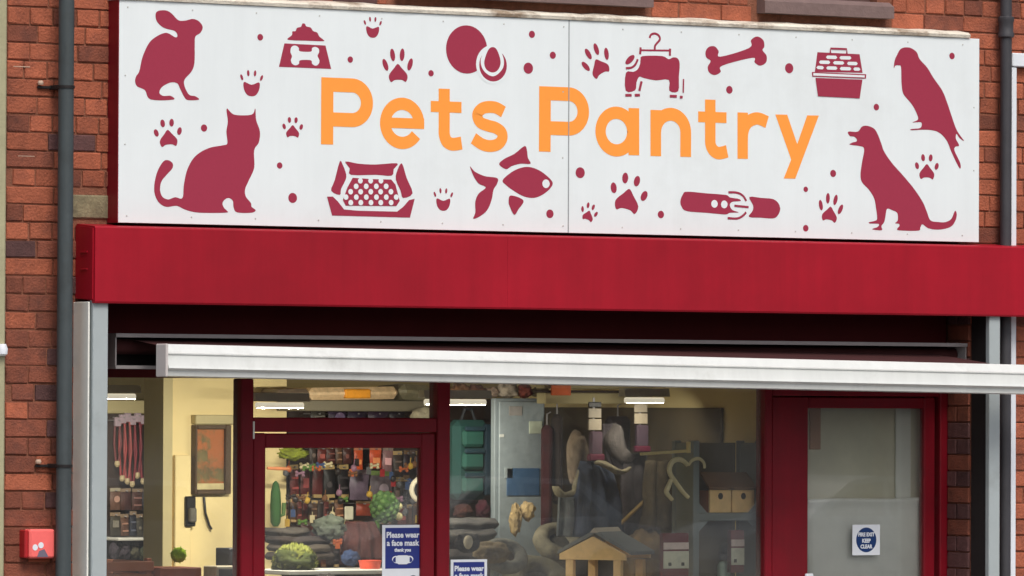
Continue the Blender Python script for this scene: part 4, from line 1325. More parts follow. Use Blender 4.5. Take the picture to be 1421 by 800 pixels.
carton(317, 761, 336, 786, 1.0, .12, (44, 42, 46), 'camera_box', 'small dark box beside the door post inside the left window', 'box', face=(70, 70, 76))
carton(300, 786, 336, 812, .9, .12, (188, 176, 150), 'treat_tub', 'cream tub with black marks on the left window floor', 'tub', face=(40, 36, 36), face_v=(.4, .85))
carton(222, 788, 280, 812, .7, .2, (168, 84, 52), 'terracotta_tray', 'flat terracotta coloured tray beside the wooden crate', 'tray')
# behind the door ------------------------------------------------------------
YP = 2.25
G1, G2 = 'packets on the display wall behind the door', 'bigger packets behind the door'
for u0, u1, c in ((403, 415, (96, 30, 26)), (417, 430, (84, 24, 22)), (433, 447, (92, 28, 24)), (450, 465, (34, 30, 30)), (469, 484, (36, 30, 32))):
    packet(u0, 645, u1, 687, YP, c, ('dark red' if c[0] > 60 else 'black') + ' treat packet with cream card on the display wall behind the door', G1 + (' red' if c[0] > 60 else ' black'), card=(178, 150, 96), foot=True)
packet(485, 652, 511, 694, YP - .05, (104, 88, 104), 'broad purple grey packet behind the door', card=(120, 100, 110))
packet(513, 654, 543, 694, YP - .03, (96, 84, 92), 'broad mauve packet right behind the green ball toy', card=(110, 130, 70))
packet(491, 620, 503, 653, YP, (204, 84, 40), 'narrow orange packet high on the display wall behind the door', card=(190, 120, 90))
packet(513, 620, 529, 650, YP, (210, 86, 48), 'wide orange packet high on the display wall behind the door', card=(190, 120, 90))
packet(530, 620, 544, 655, YP, (150, 110, 112), 'dusky pink packet beside the wide orange one behind the door', card=(150, 130, 120))
rg = random.Random(9)
for v0, v1, us, wh in ((618, 644, (430, 490), 'above the black treat packets'), (693, 722, (392, 478), 'under the dark red treat packets'), (724, 750, (392, 545), 'over the dark reddish throw'), (625, 660, (546, 588), 'beside the dusky pink packet'), (662, 700, (546, 572), 'between the mauve packet and the ring toy'), (700, 728, (552, 588), 'just above the face mask notice'), (752, 784, (396, 500), 'behind the folded brown blankets')):
    u = us[0]
    while u < us[1] - 6:
        w_ = rg.choice((7, 9, 12))
        nmz = {(70, 34, 28): 'dark rust', (84, 58, 40): 'brown', (40, 34, 34): 'blackish', (96, 40, 34): 'rust red', (60, 48, 42): 'grey brown', (110, 70, 44): 'tan', (52, 40, 50): 'dark plum'}
        c = rg.choice(list(nmz))
        packet(u, v0 + rg.uniform(-2, 2), u + w_, v1, YP + rg.uniform(-.04, .04), c, 'small ' + nmz[c] + ' packet ' + wh + ' behind the door', 'small packets behind the door', card=rg.choice([(190, 160, 110), (120, 90, 60), (90, 70, 60)]), foot=rg.random() < .4)
        u += w_ + 1
# green tall tube, orange bar toy, terracotta bag, tags
Y = 1.9
x0, x1, z0_, z1_ = rc_(376, 667, 389, 731, Y)
t = thing('cactus_toy', ((x0 + x1) / 2, Y, z0_), 'tall green cactus shaped toy at the hinge side of the door', 'toy')
smooth_by_angle(MB().lathe(((x0 + x1) / 2, Y, z0_), [(.012, 0), (.024, .02), (.026, .1), (.023, .16), (.014, .2), (.004, .212)], 14).build('stem', cm(44, 84, 36, .8), t))
smooth_by_angle(MB().tube([((x0 + x1) / 2 + .02, Y, z0_ + .05), ((x0 + x1) / 2 + .042, Y, z0_ + .055), ((x0 + x1) / 2 + .045, Y, z0_ + .11)], .01, 8).build('arm', cm(76, 104, 52, .8), t))
a, b = P(371, 650, 1.9), P(401, 651, 1.9)
tag(MB().tube([a, (a + b) / 2, b], .008, 10, rs=[.007, .009, .007]).build('chew_stick', cm(206, 130, 84)), 'orange chew stick lying across near the top of the door glass', 'chew stick')
lump(388, 622, 425, 638, 1.95, (128, 136, 36), 'leafy_toy', 'lime leafy toy hanging at the top of the door glass', 'toy', .5, 5, 3)
packet(494, 696, 514, 716, YP - .06, (150, 66, 44), 'squat terracotta packet under the purple grey packet', card=(120, 90, 60))
carton(479, 703, 491, 722, 2.05, .01, (206, 200, 176), 'price_card', 'upright white price card among the packets behind the door', 'price card')
# apple-green knobbly ball and cream balls
def knobs(t, x, y, z, rx, rz):
    for i in range(64):
        a, b = i * 2.39996, math.acos(1 - 2 * (i + .5) / 64)
        d = Vector((math.cos(a) * math.sin(b), math.sin(a) * math.sin(b), math.cos(b)))
        MB().blob((x + d.x * rx * .93, y + d.y * rx * .93, z + d.z * rz * .93), (rx * rg.uniform(.17, .26),) * 3, .25, i, 2).build('knob', cm(*rg.choice([(66, 94, 44), (78, 106, 54), (54, 80, 38)]), .8), t, smooth=True)
lump(517, 683, 550, 725, 1.6, (58, 88, 40), 'knobbly_ball', 'green knobbly ball toy hanging above the face mask notice', 'ball', .08, 3, 5, extra=knobs)
for u, v in ((553, 703), (553, 717)):
    lump(u - 5, v - 5.5, u + 5, v + 5.5, 1.58, (206, 196, 140), 'small_ball', 'small cream ball beside the green knobbly ball', 'ball', .03, 2, u, group='cream balls')
# white ring toy at the closing edge
c = P(587, 680, 1.7)
tag(smooth_by_angle(MB().tube([(c.x + .062 * math.cos(i * math.pi / 10), 1.7, c.z + .055 * math.sin(i * math.pi / 10)) for i in range(21)], .012, 8).build('ring_toy', cm(226, 214, 186))), 'cream ring toy half hidden by the closing stile of the door', 'ring')
# heap of soft beds and toys lower in the door
stack(392, 734, 444, 756, 1.5, [(60, 54, 50), (78, 72, 66)], 'padded_bed', 'grey brown padded mats piled low behind the door glass', 'mat pile')
lump(440, 716, 474, 748, 1.45, (84, 90, 78), 'shaggy_toy', 'shaggy grey green round toy beside the grey brown padded mats', 'soft toy', .3, 7, 8, .1)
stack(396, 746, 470, 778, 1.4, [(64, 54, 46), (80, 70, 60), (54, 44, 40)], 'blanket_pile', 'pile of folded brown blankets behind the yellow green leafy plant', 'blanket pile')
cloth([(724, 480, 520), (745, 478, 530), (776, 474, 532)], 1.6, (84, 48, 44), 'red_brown_throw', 'dark reddish throw hanging in the middle of the door glass', 'throw', 3, .015, 12)
def leaves(t, x, y, z, rx, rz):
    g = MB()
    r_ = random.Random(4)
    for i in range(420):
        a, b = r_.uniform(0, 6.28), math.acos(r_.uniform(-.3, 1))
        d = Vector((math.cos(a) * math.sin(b), math.sin(a) * math.sin(b) * .8, math.cos(b)))
        c = Vector((x + d.x * rx, y + d.y * rx, z + d.z * rz)) * 1
        n = (d + Vector((r_.uniform(-.6, .6), r_.uniform(-.6, .6), r_.uniform(-.6, .6)))).normalized()
        q = n.orthogonal().normalized() * .016
        g.add([c - q, c + n * .012 + n.cross(q) * .5, c + q * 1.2 + n * .02, c + n * .012 - n.cross(q) * .5], [(0, 1, 2, 3)])
    tag(g.build('leaves', cm(112, 116, 40, .7, .5), t), kind='stuff')
lump(384, 760, 434, 800, 1.2, (64, 72, 26), 'leafy_plant', 'yellow green leafy plant at the bottom of the door glass', 'plant', .4, 4, 11, .1, extra=leaves)
lump(475, 764, 497, 786, 1.3, (46, 60, 92), 'blue_toy', 'small blue soft toy beside the orange bowl', 'toy', .3, 4, 12)
Y = 1.2
x0, x1, z0_, z1_ = rc_(501, 776, 526, 794, Y)
t = thing('pet_bowl', ((x0 + x1) / 2, Y, z0_), 'orange red pet bowl on a shelf behind the door glass', 'bowl')
smooth_by_angle(MB().lathe(((x0 + x1) / 2, Y, z0_), [(.028, 0), (.046, .012), (.05, .04), (.054, .052), (.046, .054), (.04, .02), (.001, .018)], 20).build('bowl', cm(214, 82, 56, .35), t))
x0, x1, z0_, z1_ = rc_(443, 785.5, 530, 789, 1.3)
tag(MB().bbox(x0 - .3, x1, 1.05, 1.4, z0_ - .02, z0_, .003).build('glass_shelf', M_batten), 'pale shelf edge crossing the lower door glass', 'shelf')
lump(395, 792, 480, 830, 1.15, (58, 52, 50), 'dark_bed', 'dark fleece bed under the pale shelf edge behind the door', 'pet bed', .2, 3, 13, .15)
# small toys and tickets hanging among the packets
rt = random.Random(21)
TOYC = {(190, 96, 50): 'orange', (150, 30, 34): 'red', (204, 190, 150): 'cream', (86, 120, 50): 'green', (60, 80, 120): 'blue', (120, 80, 50): 'brown', (200, 160, 60): 'yellow', (150, 110, 130): 'pink', (90, 90, 92): 'grey', (40, 34, 34): 'black'}
for k_ in range(70):
    u, v = rt.uniform(396, 584), rt.choice((648, 656, 690, 697, 718, 726, 748, 758)) + rt.uniform(-6, 6)
    if u > 525 and v > 722:
        v = rt.uniform(628, 715)
    c = rt.choice(list(TOYC))
    p = P(u, v, 2.08)
    wh = 'dark red treat packets' if v < 690 and u < 450 else ('black treat packets' if v < 690 and u < 486 else ('mauve and purple grey packets' if v < 694 and u < 545 else ('ring toy' if u >= 545 else 'brown and rust packets')))
    g = MB()
    if k_ % 3 == 0:      # bone toy
        g.tube([p + Vector((-.016, 0, 0)), p + Vector((.016, 0, .004))], .006, 8)
        for s_ in (-1, 1):
            for d_ in (-1, 1):
                g.blob((p.x + s_ * .018, p.y, p.z + d_ * .007), (.009,) * 3, .05, 1, 1)
    elif k_ % 3 == 1:    # knotted ball on a cord
        g.blob(p, (.015, .015, .017), .2, k_, 2)
        g.tube([p + Vector((0, 0, .014)), p + Vector((.004, 0, .04))], .002, 5)
    else:                # swing ticket
        g.bbox(p.x - .013, p.x + .013, p.y, p.y + .002, p.z - .018, p.z + .018, .0006)
        g.tube([p + Vector((0, .001, .018)), p + Vector((0, .001, .034))], .0015, 5)
    kn = ('bone_toy', 'ball_toy', 'swing_ticket')[k_ % 3]
    tag(g.build(kn, cm(*c)), 'tiny %s %s hanging beside the %s behind the door' % (TOYC[c], kn.replace('_', ' '), wh), kn.split('_')[1] if kn == 'swing_ticket' else 'toy', 'tiny toys and tickets behind the door')
# above the slatwall: stacked sacks seen through the fanlight
def sack(u0, v0, u1, v1, Y, col, label, band=None):
    x0, x1, z0_, z1_ = rc_(u0, v0, u1, v1, Y)
    t = thing('feed_sack', ((x0 + x1) / 2, Y + .12, z0_), label, 'sack')
    b = MB().bbox(x0, x1, Y, Y + .3, z0_, z1_, min(.03, (z1_ - z0_) * .4))
    for p in b.v:
        p.z += .006 * math.sin(p.x * 23 + p.y * 9); p.y += .006 * math.sin(p.x * 31)
    b.build('bag', cm(*col, .45, .3), t)
    if band:
        w_ = x1 - x0
        MB().bbox(x0 + w_ * band[0], x0 + w_ * band[1], Y - .012, Y + .05, z0_ + .008, z1_ - .008, .006).build('print_band', cm(*band[2]), t)
    return t
tp = Z(556, 2.1, 500)
x0, x1, z0_, z1_ = rc_(398, 556, 590, 571, 2.1)
tag(MB().bbox(x0, x1, 2.0, 2.38, z0_, z1_, .004).build('top_shelf', mat('shelf_laminate', lin(120, 112, 92), .6, .1, 6)), 'dull laminate shelf carrying the feed sacks above the door', 'shelf')
sack(385, 540, 432, 555.5, 2.03, (116, 100, 84), 'grey brown feed sack on the top shelf seen through the fanlight')
sack(430, 538, 556, 555.5, 2.03, (240, 206, 160), 'long cream and orange feed sack on the top shelf seen through the fanlight', (.38, .66, (255, 168, 40)))
sack(558, 534, 604, 555.5, 2.03, (136, 128, 100), 'olive feed sack on the top shelf beside the cream and orange one')
carton(362, 545, 384, 556, 1.9, .15, (52, 42, 36), 'dark_crate', 'dark flat crate on the shelf end beside the cream wall', 'crate')
for i, (u0, u1, c) in enumerate(((432, 452, (60, 56, 50)), (455, 480, (52, 40, 60)), (482, 508, (44, 36, 54)), (510, 538, (56, 42, 60)), (540, 562, (40, 34, 44)))):
    packet(u0, 571, u1, 592, YP, c, ('dark grey', 'violet', 'dark violet', 'plum', 'blackish violet')[i] + ' packet hung right under the top shelf', 'packets under the top shelf', card=None)
lump(572, 566, 606, 592, 1.9, (188, 178, 150), 'fleece_roll', 'cream fleece roll at the post end of the fanlight', 'fleece', .2, 3, 20)
# right window: back goods -----------------------------------------------------
Y = 1.5
x0, x1, z0_, z1_ = rc_(632, 583, 682, 694, Y)
t = thing('carrier_bag', ((x0 + x1) / 2, Y, z0_), 'green folded pet carrier with pockets hanging beside the door post', 'pet carrier')
MB().bbox(x0, x1, Y, Y + .1, z0_, z1_, .03).build('body', cm(26, 66, 62, .8), t)
hh = z1_ - z0_
for f in (.08, .38, .66):
    pk = MB().bbox(x0 + .03, x1 - .05, Y - .028, Y + .01, z0_ + hh * f, z0_ + hh * (f + .22), .014).build('pocket', cm(34, 80, 70, .8), t)
    MB().bbox(x0 + .035, x1 - .055, Y - .036, Y - .02, z0_ + hh * (f + .2), z0_ + hh * (f + .26), .005).build('flap', cm(24, 50, 60, .8), t)
MB().bbox(x1 - .045, x1 - .01, Y - .02, Y + .01, z0_ + .02, z1_ - .02, .006).build('strap', cm(22, 44, 56, .8), t)
MB().tube([(x0 + .06, Y + .05, z1_ - .005), (x0 + .08, Y + .05, z1_ + .05), (x1 - .08, Y + .05, z1_ + .05), (x1 - .06, Y + .05, z1_ - .005)], .008, 8).build('grab_handle', cm(30, 34, 40), t)
Y = 1.35
x0, x1, z0_, z1_ = rc_(686, 553, 756, 724, Y)
t = thing('grey_board', ((x0 + x1) / 2, Y + .02, .03), 'tall pale grey upright board with a blue square and paper labels', 'board')
MB().bbox(x0, x1, Y, Y + .035, .03, z1_, .004).build('body', cm(140, 150, 154, .55, .1), t)
MB().bbox(x0 + .02, x1 - .012, Y - .012, Y - .001, .1, z1_ - .015, .003).build('front_panel', cm(150, 160, 164, .55, .14), t)
def patch(u0, v0, u1, v1, col, name):
    a0, a1, b0, b1 = rc_(u0, v0, u1, v1, Y)
    MB().bbox(a0, a1, Y - .017, Y - .0125, b0, b1, .001).build(name, cm(*col), t)
patch(701, 650, 746, 688, (62, 96, 132), 'blue_square')
patch(704, 564, 722, 577, (160, 154, 150), 'paper_label')
patch(732, 585, 750, 602, (200, 208, 186), 'paper_label')
patch(698, 649, 709, 664, (160, 170, 172), 'paper_label')
patch(691, 603, 697, 607, (220, 220, 214), 'hinge')
# pelmet beam across the right window with an orange ticket
Y = 1.2
x0, x1, z0_, z1_ = rc_(757, 546, 1002, 561, Y)
PEL = thing('pelmet', ((x0 + x1) / 2, Y, z0_), 'cream pelmet beam across the top of the right display window', 'pelmet')
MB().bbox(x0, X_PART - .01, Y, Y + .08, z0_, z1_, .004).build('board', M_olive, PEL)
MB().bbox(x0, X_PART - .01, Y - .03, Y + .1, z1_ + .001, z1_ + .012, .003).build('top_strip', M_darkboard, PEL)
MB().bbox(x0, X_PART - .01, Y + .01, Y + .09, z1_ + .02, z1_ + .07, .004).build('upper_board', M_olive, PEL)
for xx in (x0 + .1, X_PART - .2):
    MB().box(xx, xx + .02, Y + .04, Y + .06, z1_ + .07, ZC - .002).build('hanger', M_dalu, PEL)
x0, x1, z0_, z1_ = rc_(764, 535, 791, 549, Y - .05)
tag(MB().bbox(x0, x1, Y - .06, Y - .05, z0_, z1_, .002).build('orange_ticket', cm(246, 112, 44)), 'bright orange ticket on the pelmet of the right window', 'ticket')
x0, x1, z0_, z1_ = rc_(632, 534, 758, 550, 1.45)
for i, (u0, u1, c) in enumerate(((628, 650, (120, 84, 56)), (648, 672, (110, 72, 56)), (672, 690, (186, 160, 140)), (690, 718, (206, 190, 170)), (718, 737, (176, 84, 66)), (738, 762, (120, 106, 76)))):
    lump(u0, 531 + (i % 3) * 3, u1, 552, 1.45, c, 'soft_toy', ('brown', 'chestnut', 'beige', 'cream', 'rust red', 'olive')[i] + ' soft toy piled above the tall grey board and green carrier', 'soft toy', .35, 4, 30 + i, group='soft toys piled above the tall grey board')
# dark hanging goods between the cabinet and the partition
Y = 1.25
for i, (u0, u1, v0, v1, c, nm) in enumerate(((757, 770, 590, 735, (66, 26, 28), 'dark maroon'), (771, 784, 575, 700, (50, 40, 36), 'dark brown'), (846, 878, 578, 640, (44, 38, 42), 'charcoal'))):
    x0, x1, z0_, z1_ = rc_(u0, v0, u1, v1, Y)
    t = thing('dog_coat', ((x0 + x1) / 2, Y, z0_), nm + ' dog coat hanging below the pelmet', 'dog coat')
    b = MB().bbox(x0, x1, Y, Y + .06, z0_, z1_, .02)
    b.build('cloth', cm(*c, .95, .3), t)
    MB().tube([((x0 + x1) / 2, Y + .03, z1_ - .01), ((x0 + x1) / 2, Y + .03, z1_ + .05), ((x0 + x1) / 2 + .02, Y + .03, z1_ + .06)], .004, 6).build('hanger_hook', M_dalu, t)
def leafy(pts, Y, th, col, name, label, cat, org, k):
    pts = [P(org[0] + a / k, org[1] + b / k, Y) for a, b in catmull(pts, 4)]
    n = len(pts)
    c = sum(pts, Vector()) / n
    vs = [(p.x, Y, p.z) for p in pts] + [(c.x + (p.x - c.x) * .8, Y - th, c.z + (p.z - c.z) * .9) for p in pts] + [(p.x, Y + .01, p.z) for p in pts]
    fs = [(i, (i + 1) % n, n + (i + 1) % n, n + i) for i in range(n)] + [tuple(range(n, 2 * n))] + [(i, 2 * n + i, 2 * n + (i + 1) % n, (i + 1) % n) for i in range(n)]
    return tag(MB().add(vs, fs).build(name, soft(*col), smooth=True), label, cat)
k = ((745, 540), 4.446)
leafy([(240, 250), (285, 330), (295, 420), (270, 500), (225, 590), (200, 540), (190, 430), (195, 330)], 1.1, .05, (150, 132, 112), 'plush_ear_toy', 'long beige floppy ear shaped plush hanging under the pelmet', 'soft toy', *k)
leafy([(440, 250), (470, 210), (500, 260), (510, 350), (560, 400), (590, 420), (560, 460), (500, 450), (450, 400), (420, 330)], 1.08, .05, (120, 112, 108), 'grey_plush', 'grey plush toy hanging between the two white carded strips', 'soft toy', *k)
cloth([(640, 806, 834), (660, 800, 850), (700, 796, 862), (745, 790, 866)], 1.02, (66, 74, 92), 'slate_blanket', 'slate blue dog blanket hanging below the pink goods of the clip strip', 'blanket', 3, .02, 1)
cloth([(588, 838, 852), (610, 836, 864), (640, 842, 872), (658, 850, 876)], 1.1, (96, 88, 92), 'mauve_coat', 'mauve grey dog coat between the two clip strips', 'dog coat', 2, .015, 7)
cloth([(630, 864, 896), (660, 862, 900), (745, 864, 904)], 1.06, (78, 72, 74), 'grey_blanket_drape', 'plain grey blanket hanging beside the slate blue one', 'blanket', 2, .012, 3)
cloth([(690, 774, 802), (720, 772, 806), (745, 770, 800)], 1.04, (104, 108, 108), 'pale_grey_towel', 'pale grey towel hanging left of the slate blue blanket', 'towel', 2, .01, 5)
cloth([(640, 896, 926), (680, 892, 930), (735, 888, 934)], 1.0, (92, 80, 60), 'brown_sacking', 'brown sacking hung behind the antler chew', 'sacking', 2, .02, 9)
leafy([(100, 600), (150, 640), (220, 625), (225, 600), (260, 500), (240, 600), (220, 660), (130, 665)], 1.0, .02, (150, 140, 112), 'strap', 'beige strap curling beside the slate blue bed', 'strap', *k)
leafy([(390, 440), (450, 470), (520, 500), (580, 480), (570, 510), (500, 530), (430, 490), (360, 460)], .95, .02, (160, 148, 120), 'cord_toy', 'pale rope toy lying over the slate blue bed', 'rope toy', *k)
zb_ = Z(566, 1.2, 900)
MB().bbox(X_PART - .02, X_PART - .001, .62, YBACK - .5, .9, zb_, .003).build('partition_shade', mat('olive_shade', lin(92, 80, 58), .85, .15, 5), BD)  # dark olive sheet imitates the shade on the cream partition
# carded strips
for (u0, u1, v0, v1), lb in (((815, 833, 558, 640), 'carded clip strip with pink goods hanging over the slate blue bed'), ((879, 897, 552, 628), 'short carded clip strip with purple goods beside the gold hook')):
    Y = 1.0
    x0, x1, z0_, z1_ = rc_(u0, v0, u1, v1, Y)
    t = thing('clip_strip', ((x0 + x1) / 2, Y, z0_), lb, 'clip strip')
    hh = z1_ - z0_
    MB().bbox((x0 + x1) / 2 - .006, (x0 + x1) / 2 + .006, Y, Y + .003, z0_, z1_ + .02, .001).build('strip', M_dalu, t)
    MB().bbox(x0, x1, Y - .012, Y - .004, z1_ - .025, z1_, .003).build('clip', M_black, t)
    MB().bbox(x0, x1, Y - .01, Y - .002, z1_ - hh * .27, z1_ - .03, .002).build('card', cm(160, 148, 130), t)
    MB().bbox(x0, x1, Y - .012, Y - .002, z1_ - hh * .48, z1_ - hh * .29, .002).build('card', cm(172, 158, 136), t)
    MB().bbox(x0 + .004, x1 - .004, Y - .03, Y - .002, z0_ + hh * .1, z1_ - hh * .5, .006).build('goods', cm(86, 64, 76) if u0 < 850 else cm(74, 58, 70), t)
    MB().bbox(x0 - .006, x1 + .006, Y - .034, Y - .002, z0_, z0_ + hh * .12, .006).build('goods_base', cm(98, 28, 52), t)
# gold display hook and the wishbone hanging from it
Y = .262
gold = mat('brass_hook', lin(226, 204, 140), .35, .08, 20)
a, b, c = P(889, 630.5, Y), P(955, 626, Y), P(957, 617, Y)
tag(MB().tube([a, b], .007, 8).bbox(b.x - .006, b.x + .008, Y - .01, Y + .01, b.z - .01, c.z + .012, .002).build('display_hook', gold), 'pale gold display hook standing out near the grey rack', 'hook')
k = ((745, 540), 4.446)
pts = [(930, 470), (905, 445), (870, 435), (835, 450), (818, 490), (825, 530), (860, 580), (905, 640), (935, 670)]
pts2 = [(935, 470), (960, 440), (1000, 430), (1030, 455), (1035, 490)]
t = thing('antler_chew', P(945, 695, Y), 'pale heart shaped antler chew hanging from the gold hook', 'chew')
for n_, pp, rr2 in (('branch', pts, .011), ('tine', pts2, .007), ('tine', [(828, 560), (808, 610), (800, 640), (835, 685)], .011)):
    pp = [P(745 + a / 4.446, 540 + b / 4.446, Y) for a, b in catmull(pp, 3, False)]
    smooth_by_angle(MB().tube(pp, rr2, 8, rs=[rr2 * (1.15 - .5 * abs(i / (len(pp) - 1) - .4)) for i in range(len(pp))]).build(n_, cm(216, 204, 160, .5), t))
# grey steel rack with two nest boxes
Y = .30
rx0, rx1 = X(962, Y, 700), X(1059, Y, 700)
RK = thing('steel_rack', ((rx0 + rx1) / 2, Y + .2, .03), 'grey steel shelving rack at the right end of the display window', 'rack')
zt_ = Z(612, Y, 1010)
for xx in (rx0, rx1 - .03):
    for yy in (Y, Y + .15):
        MB().bbox(xx, xx + .034, yy, yy + .03, .03, zt_, .003).build('upright', M_rack, RK)
for v in (712, 860, 1010):
    zz = Z(v, Y, 1010)
    sh = MB().bbox(rx0 + .002, rx1 - .002, Y + .004, Y + .178, zz - .036, zz, .003).build('shelf', M_rack, RK)
    for s, xx in ((1, rx0 + .034), (-1, rx1 - .034)):
        MB().add([(xx, Y + .003, zz - .037), (xx + s * .05, Y + .003, zz - .037), (xx, Y + .003, zz - .085), (xx, Y + .009, zz - .037), (xx + s * .05, Y + .009, zz - .037), (xx, Y + .009, zz - .085)], [(0, 1, 2), (3, 5, 4), (0, 3, 4, 1), (1, 4, 5, 2), (2, 5, 3, 0)]).build('gusset', M_rack, sh)
        MB().add([(xx, Y + .003, zz + .001), (xx + s * .045, Y + .003, zz + .001), (xx, Y + .003, zz + .045), (xx, Y + .009, zz + .001), (xx + s * .045, Y + .009, zz + .001), (xx, Y + .009, zz + .045)], [(0, 1, 2), (3, 5, 4), (0, 3, 4, 1), (1, 4, 5, 2), (2, 5, 3, 0)]).build('gusset', M_rack, sh)
MB().bbox(rx0 + .004, rx0 + .012, Y + .03, Y + .15, .04, zt_ - .01, .002).build('side_sheet', M_rack, RK)
MB().bbox(rx1 - .026, rx1 - .018, Y + .03, Y + .15, .04, zt_ - .01, .002).build('side_sheet', M_rack, RK)
MB().bbox(rx0 + .03, rx1 - .03, Y + .182, Y + .187, .04, zt_ - .01, .001).build('back_sheet', cm(92, 84, 66), RK)
for u0, u1, lb in ((985, 1014.5, 'pine nest box with round hole next to the rack upright near the antler chew'), (1016, 1047, 'pine nest box with round hole next to the wide maroon door stile')):
    Yn = Y + .006
    x0, x1, z0_, z1_ = rc_(u0, 680, u1, 711.5, Yn)
    t = thing('nest_box', ((x0 + x1) / 2, Yn + .07, z0_), lb, 'nest box')
    z0_ = Z(712, Y, 1010) + .001
    MB().bbox(x0, x1, Yn, Yn + .012, z0_, z1_, .002).build('front', M_wood, t)
    MB().bbox(x0, x1, Yn + .0125, Yn + .085, z0_, z1_ - .004, .002).build('body', M_brownwood, t)
    MB().add([(x0 - .01, Yn - .01, z1_ + .001), (x1 + .008, Yn - .01, z1_ + .001), (x1 + .004, Yn + .075, z1_ + .068), (x0 - .004, Yn + .075, z1_ + .068), (x0 - .01, Yn - .01, z1_ + .013), (x1 + .008, Yn - .01, z1_ + .013), (x1 + .004, Yn + .075, z1_ + .08), (x0 - .004, Yn + .075, z1_ + .08)], [(0, 3, 2, 1), (4, 5, 6, 7), (0, 1, 5, 4), (1, 2, 6, 5), (2, 3, 7, 6), (3, 0, 4, 7)]).build('roof', mat('dark_stained_wood', lin(112, 80, 52), .7, .2, 20), t)
    xm, zq = (x0 + x1) / 2, z0_ + (z1_ - z0_) * .72
    MB().add([(xm + .0135 * math.cos(i * math.pi / 10), Yn - .0012, zq + .015 * math.sin(i * math.pi / 10)) for i in range(20)], [tuple(range(20))]).build('hole', M_black, t)
# packs around the rack
def striped_pack(u0, v0, u1, v1, Y, label, two=True):
    x0, x1, z0_, z1_ = rc_(u0, v0, u1, v1, Y)
    t = thing('boxed_treats', ((x0 + x1) / 2, Y, z0_), label, 'treat box')
    h_ = z1_ - z0_
    MB().bbox(x0, x1, Y, Y + .03, z0_, z1_, .003).build('carton', cm(112, 40, 44), t)
    MB().bbox(x0 + .002, x1 - .002, Y - .004, Y + .001, z0_ + h_ * .62, z0_ + h_ * .78, .001).build('white_band', cm(226, 206, 196), t)
    MB().bbox(x0 + .002, x1 - .002, Y - .004, Y + .001, z0_ + h_ * .18, z0_ + h_ * .58, .001).build('white_band', cm(214, 214, 190), t)
    for q in ((.25, .75) if two else (.3,)):
        xm = x0 + (x1 - x0) * q
        MB().bbox(xm - .008, xm + .008, Y - .006, Y - .003, z0_ + h_ * .24, z0_ + h_ * .32, .001).build('dark_mark', cm(50, 50, 44), t)
    return t
striped_pack(920, 740, 956, 800, .262, 'maroon and white carded twin pack standing left of the steel rack')
striped_pack(1014, 736, 1033, 795, .34, 'narrow maroon and white pack inside the steel rack under the shelf', False)
x0, x1, z0_, z1_ = rc_(995, 766, 1014, 812, .42)
t = thing('spray_bottle', ((x0 + x1) / 2, .42, z0_), 'pale green bottle with dark grey cap standing in the rack', 'bottle')
smooth_by_angle(MB().lathe(((x0 + x1) / 2, .42, z0_), [(.028, 0), (.03, .004), (.03, .09), (.02, .105), (.012, .108)], 16).build('bottle', cm(190, 214, 196, .3), t))
smooth_by_angle(MB().lathe(((x0 + x1) / 2, .42, z0_ + .109), [(.014, 0), (.022, .004), (.024, .022), (.014, .034)], 14).build('cap', cm(60, 64, 66), t))
lump(992, 752, 1016, 775, .5, (52, 50, 46), 'black_hat_toy', 'black domed toy behind the green bottle in the rack', 'toy', .15, 3, 41)
# bird table, turned to the door
org = P(822, 745, .62)
ax = Vector((.53, -.85, 0)); rg_d = Vector((.85, .53, 0)); up = Vector((0, 0, 1))
def bt(a, d, z): return org + ax * a + rg_d * d + up * z
t = thing('bird_table', (org.x, org.y, org.z - .6), 'pale pine bird table with gabled grey roof inside the display window', 'bird table')
HW, HH = .166, .08
def slab(pts, d0, d1, name, m, par=None):
    n = len(pts)
    vs = [bt(a, d0, z) for a, z in pts] + [bt(a, d1, z) for a, z in pts]
    return MB().add(vs, [tuple(range(n)), tuple(range(2 * n - 1, n - 1, -1))] + [(i, n + i, n + (i + 1) % n, (i + 1) % n) for i in range(n)]).build(name, m, par or t)
slab([(-HW, -HH), (0, 0), (HW, -HH), (HW, -HH - .026), (-HW, -HH - .026)], 0, .018, 'gable', M_wood)
slab([(-HW, -HH), (0, 0), (HW, -HH), (HW, -HH - .02), (-HW, -HH - .02)], .26, .275, 'gable', M_wood)
felt = cm(112, 116, 116, .9)
for s in (-1, 1):
    slab([(0, .014), (s * (HW + .02), -HH - .002), (s * (HW + .02), -HH + .014), (0, .03)], .02, .27, 'roof_board', felt)
slab([(-.02, .018), (.02, .018), (.0, .04)], .015, .275, 'ridge_strip', cm(186, 176, 160))
for a in (-.135, .105):
    for d in (.002, .24):
        slab([(a, -HH - .027), (a + .036, -HH - .027), (a + .036, -.6), (a, -.6)], d, d + .03, 'post', M_wood)
slab([(-.2, -.3), (.2, -.3), (.2, -.32), (-.2, -.32)], -.04, .32, 'tray', M_wood)
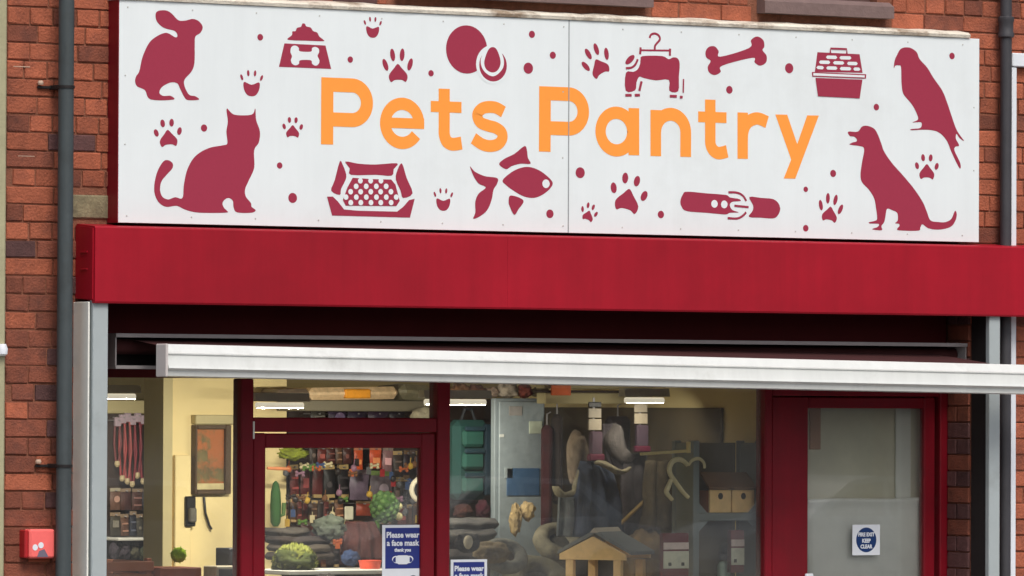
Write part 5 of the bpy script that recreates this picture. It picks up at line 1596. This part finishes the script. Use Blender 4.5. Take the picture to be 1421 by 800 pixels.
# soft beds, plush and chews on the floor of the display
bed(742, 722, 808, 784, 1.15, (140, 132, 110), (92, 88, 80), 'round_pet_bed', 'beige grey round pet bed behind the bird table', seed=2)
bed(794, 700, 872, 770, 1.25, (104, 106, 106), (70, 76, 86), 'grey_pet_bed', 'grey fleece pet bed heaped behind the bird table roof', seed=5)
stack(626, 720, 700, 750, 1.2, [(80, 76, 72), (96, 92, 88)], 'grey_blanket', 'folded dark grey blankets below the green carrier', 'blanket pile')
def pup(t, x, y, z, rx, rz):
    MB().blob((x - rx * .35, y - rx * .7, z + rz * .2), (rx * .4, rx * .3, rz * .75), .1, 3, 2).build('muzzle', cm(206, 196, 172, .9), t)
    for s in (-1, 1):
        MB().blob((x + s * rx * .75, y - rx * .1, z + rz * .55), (rx * .22, rx * .2, rz * .5), .1, 4, 2).build('ear', cm(30, 26, 28, .9), t)
lump(633, 742, 664, 768, .7, (38, 34, 36), 'plush_dog', 'black and white plush dog above the window notice', 'soft toy', .1, 3, 54, extra=pup)
lump(664, 752, 700, 782, .75, (128, 112, 84), 'plush_cushion', 'tan plush cushion beside the plush dog', 'cushion', .25, 3, 55, .1)
bed(670, 744, 730, 800, .8, (124, 122, 112), (96, 80, 60), 'grey_plush_bed', 'grey plush bed between the plush dog and the bird table', seed=8)
stack(628, 764, 690, 830, .9, [(60, 54, 48), (76, 66, 54), (52, 46, 44)], 'brown_pile', 'dark brown folded fleeces behind the window notice', 'fleece pile')
bed(700, 768, 790, 850, 1.0, (104, 98, 76), (84, 78, 62), 'olive_pet_bed', 'large olive pet bed on the display floor beside the bird table', seed=11)
lump(860, 735, 925, 830, 1.0, (124, 100, 62), 'straw_sack', 'straw coloured sack between the bird table and the twin pack', 'sack', .2, 3, 59, .12)
stack(866, 706, 922, 738, 1.1, [(92, 76, 58), (116, 96, 66), (80, 66, 58)], 'cushion_pile', 'pile of brown cushions above the straw coloured sack', 'cushion pile')
lump(631, 700, 655, 722, 1.45, (70, 36, 28), 'red_brown_toy', 'red brown toy between the green carrier and the grey blanket', 'toy', .3, 4, 61)
lump(662, 693, 678, 722, 1.4, (66, 22, 34), 'maroon_toy', 'dark maroon toy below the green carrier', 'toy', .3, 4, 62)
for (u0, v0, u1, v1, lb) in ((708, 700, 722, 742, 'upright tan hide chew in front of the tall grey board'), (723, 696, 741, 722, 'knotted cream hide chew in front of the tall grey board')):
    lump(u0, v0, u1, v1, 1.2, (190, 164, 118), 'hide_chew', lb, 'chew', .3, 4, u0)
a = P(900, 690, 1.0); b = P(835, 752, 1.0)
tag(MB().tube([a, b], .01, 8).build('cane', cm(150, 124, 76)), 'thin wooden cane leaning behind the bird table', 'cane')
# display floor that the goods stand on
MB().bbox(fx(625) + .01, X_PART - .01, .30, 1.3, .80, .84, .004).build('display_floor', M_olive, BD)
MB().bbox(XL_IN + .03, fx(335), .30, 1.3, .80, .84, .004).build('display_floor', M_olive, BD)
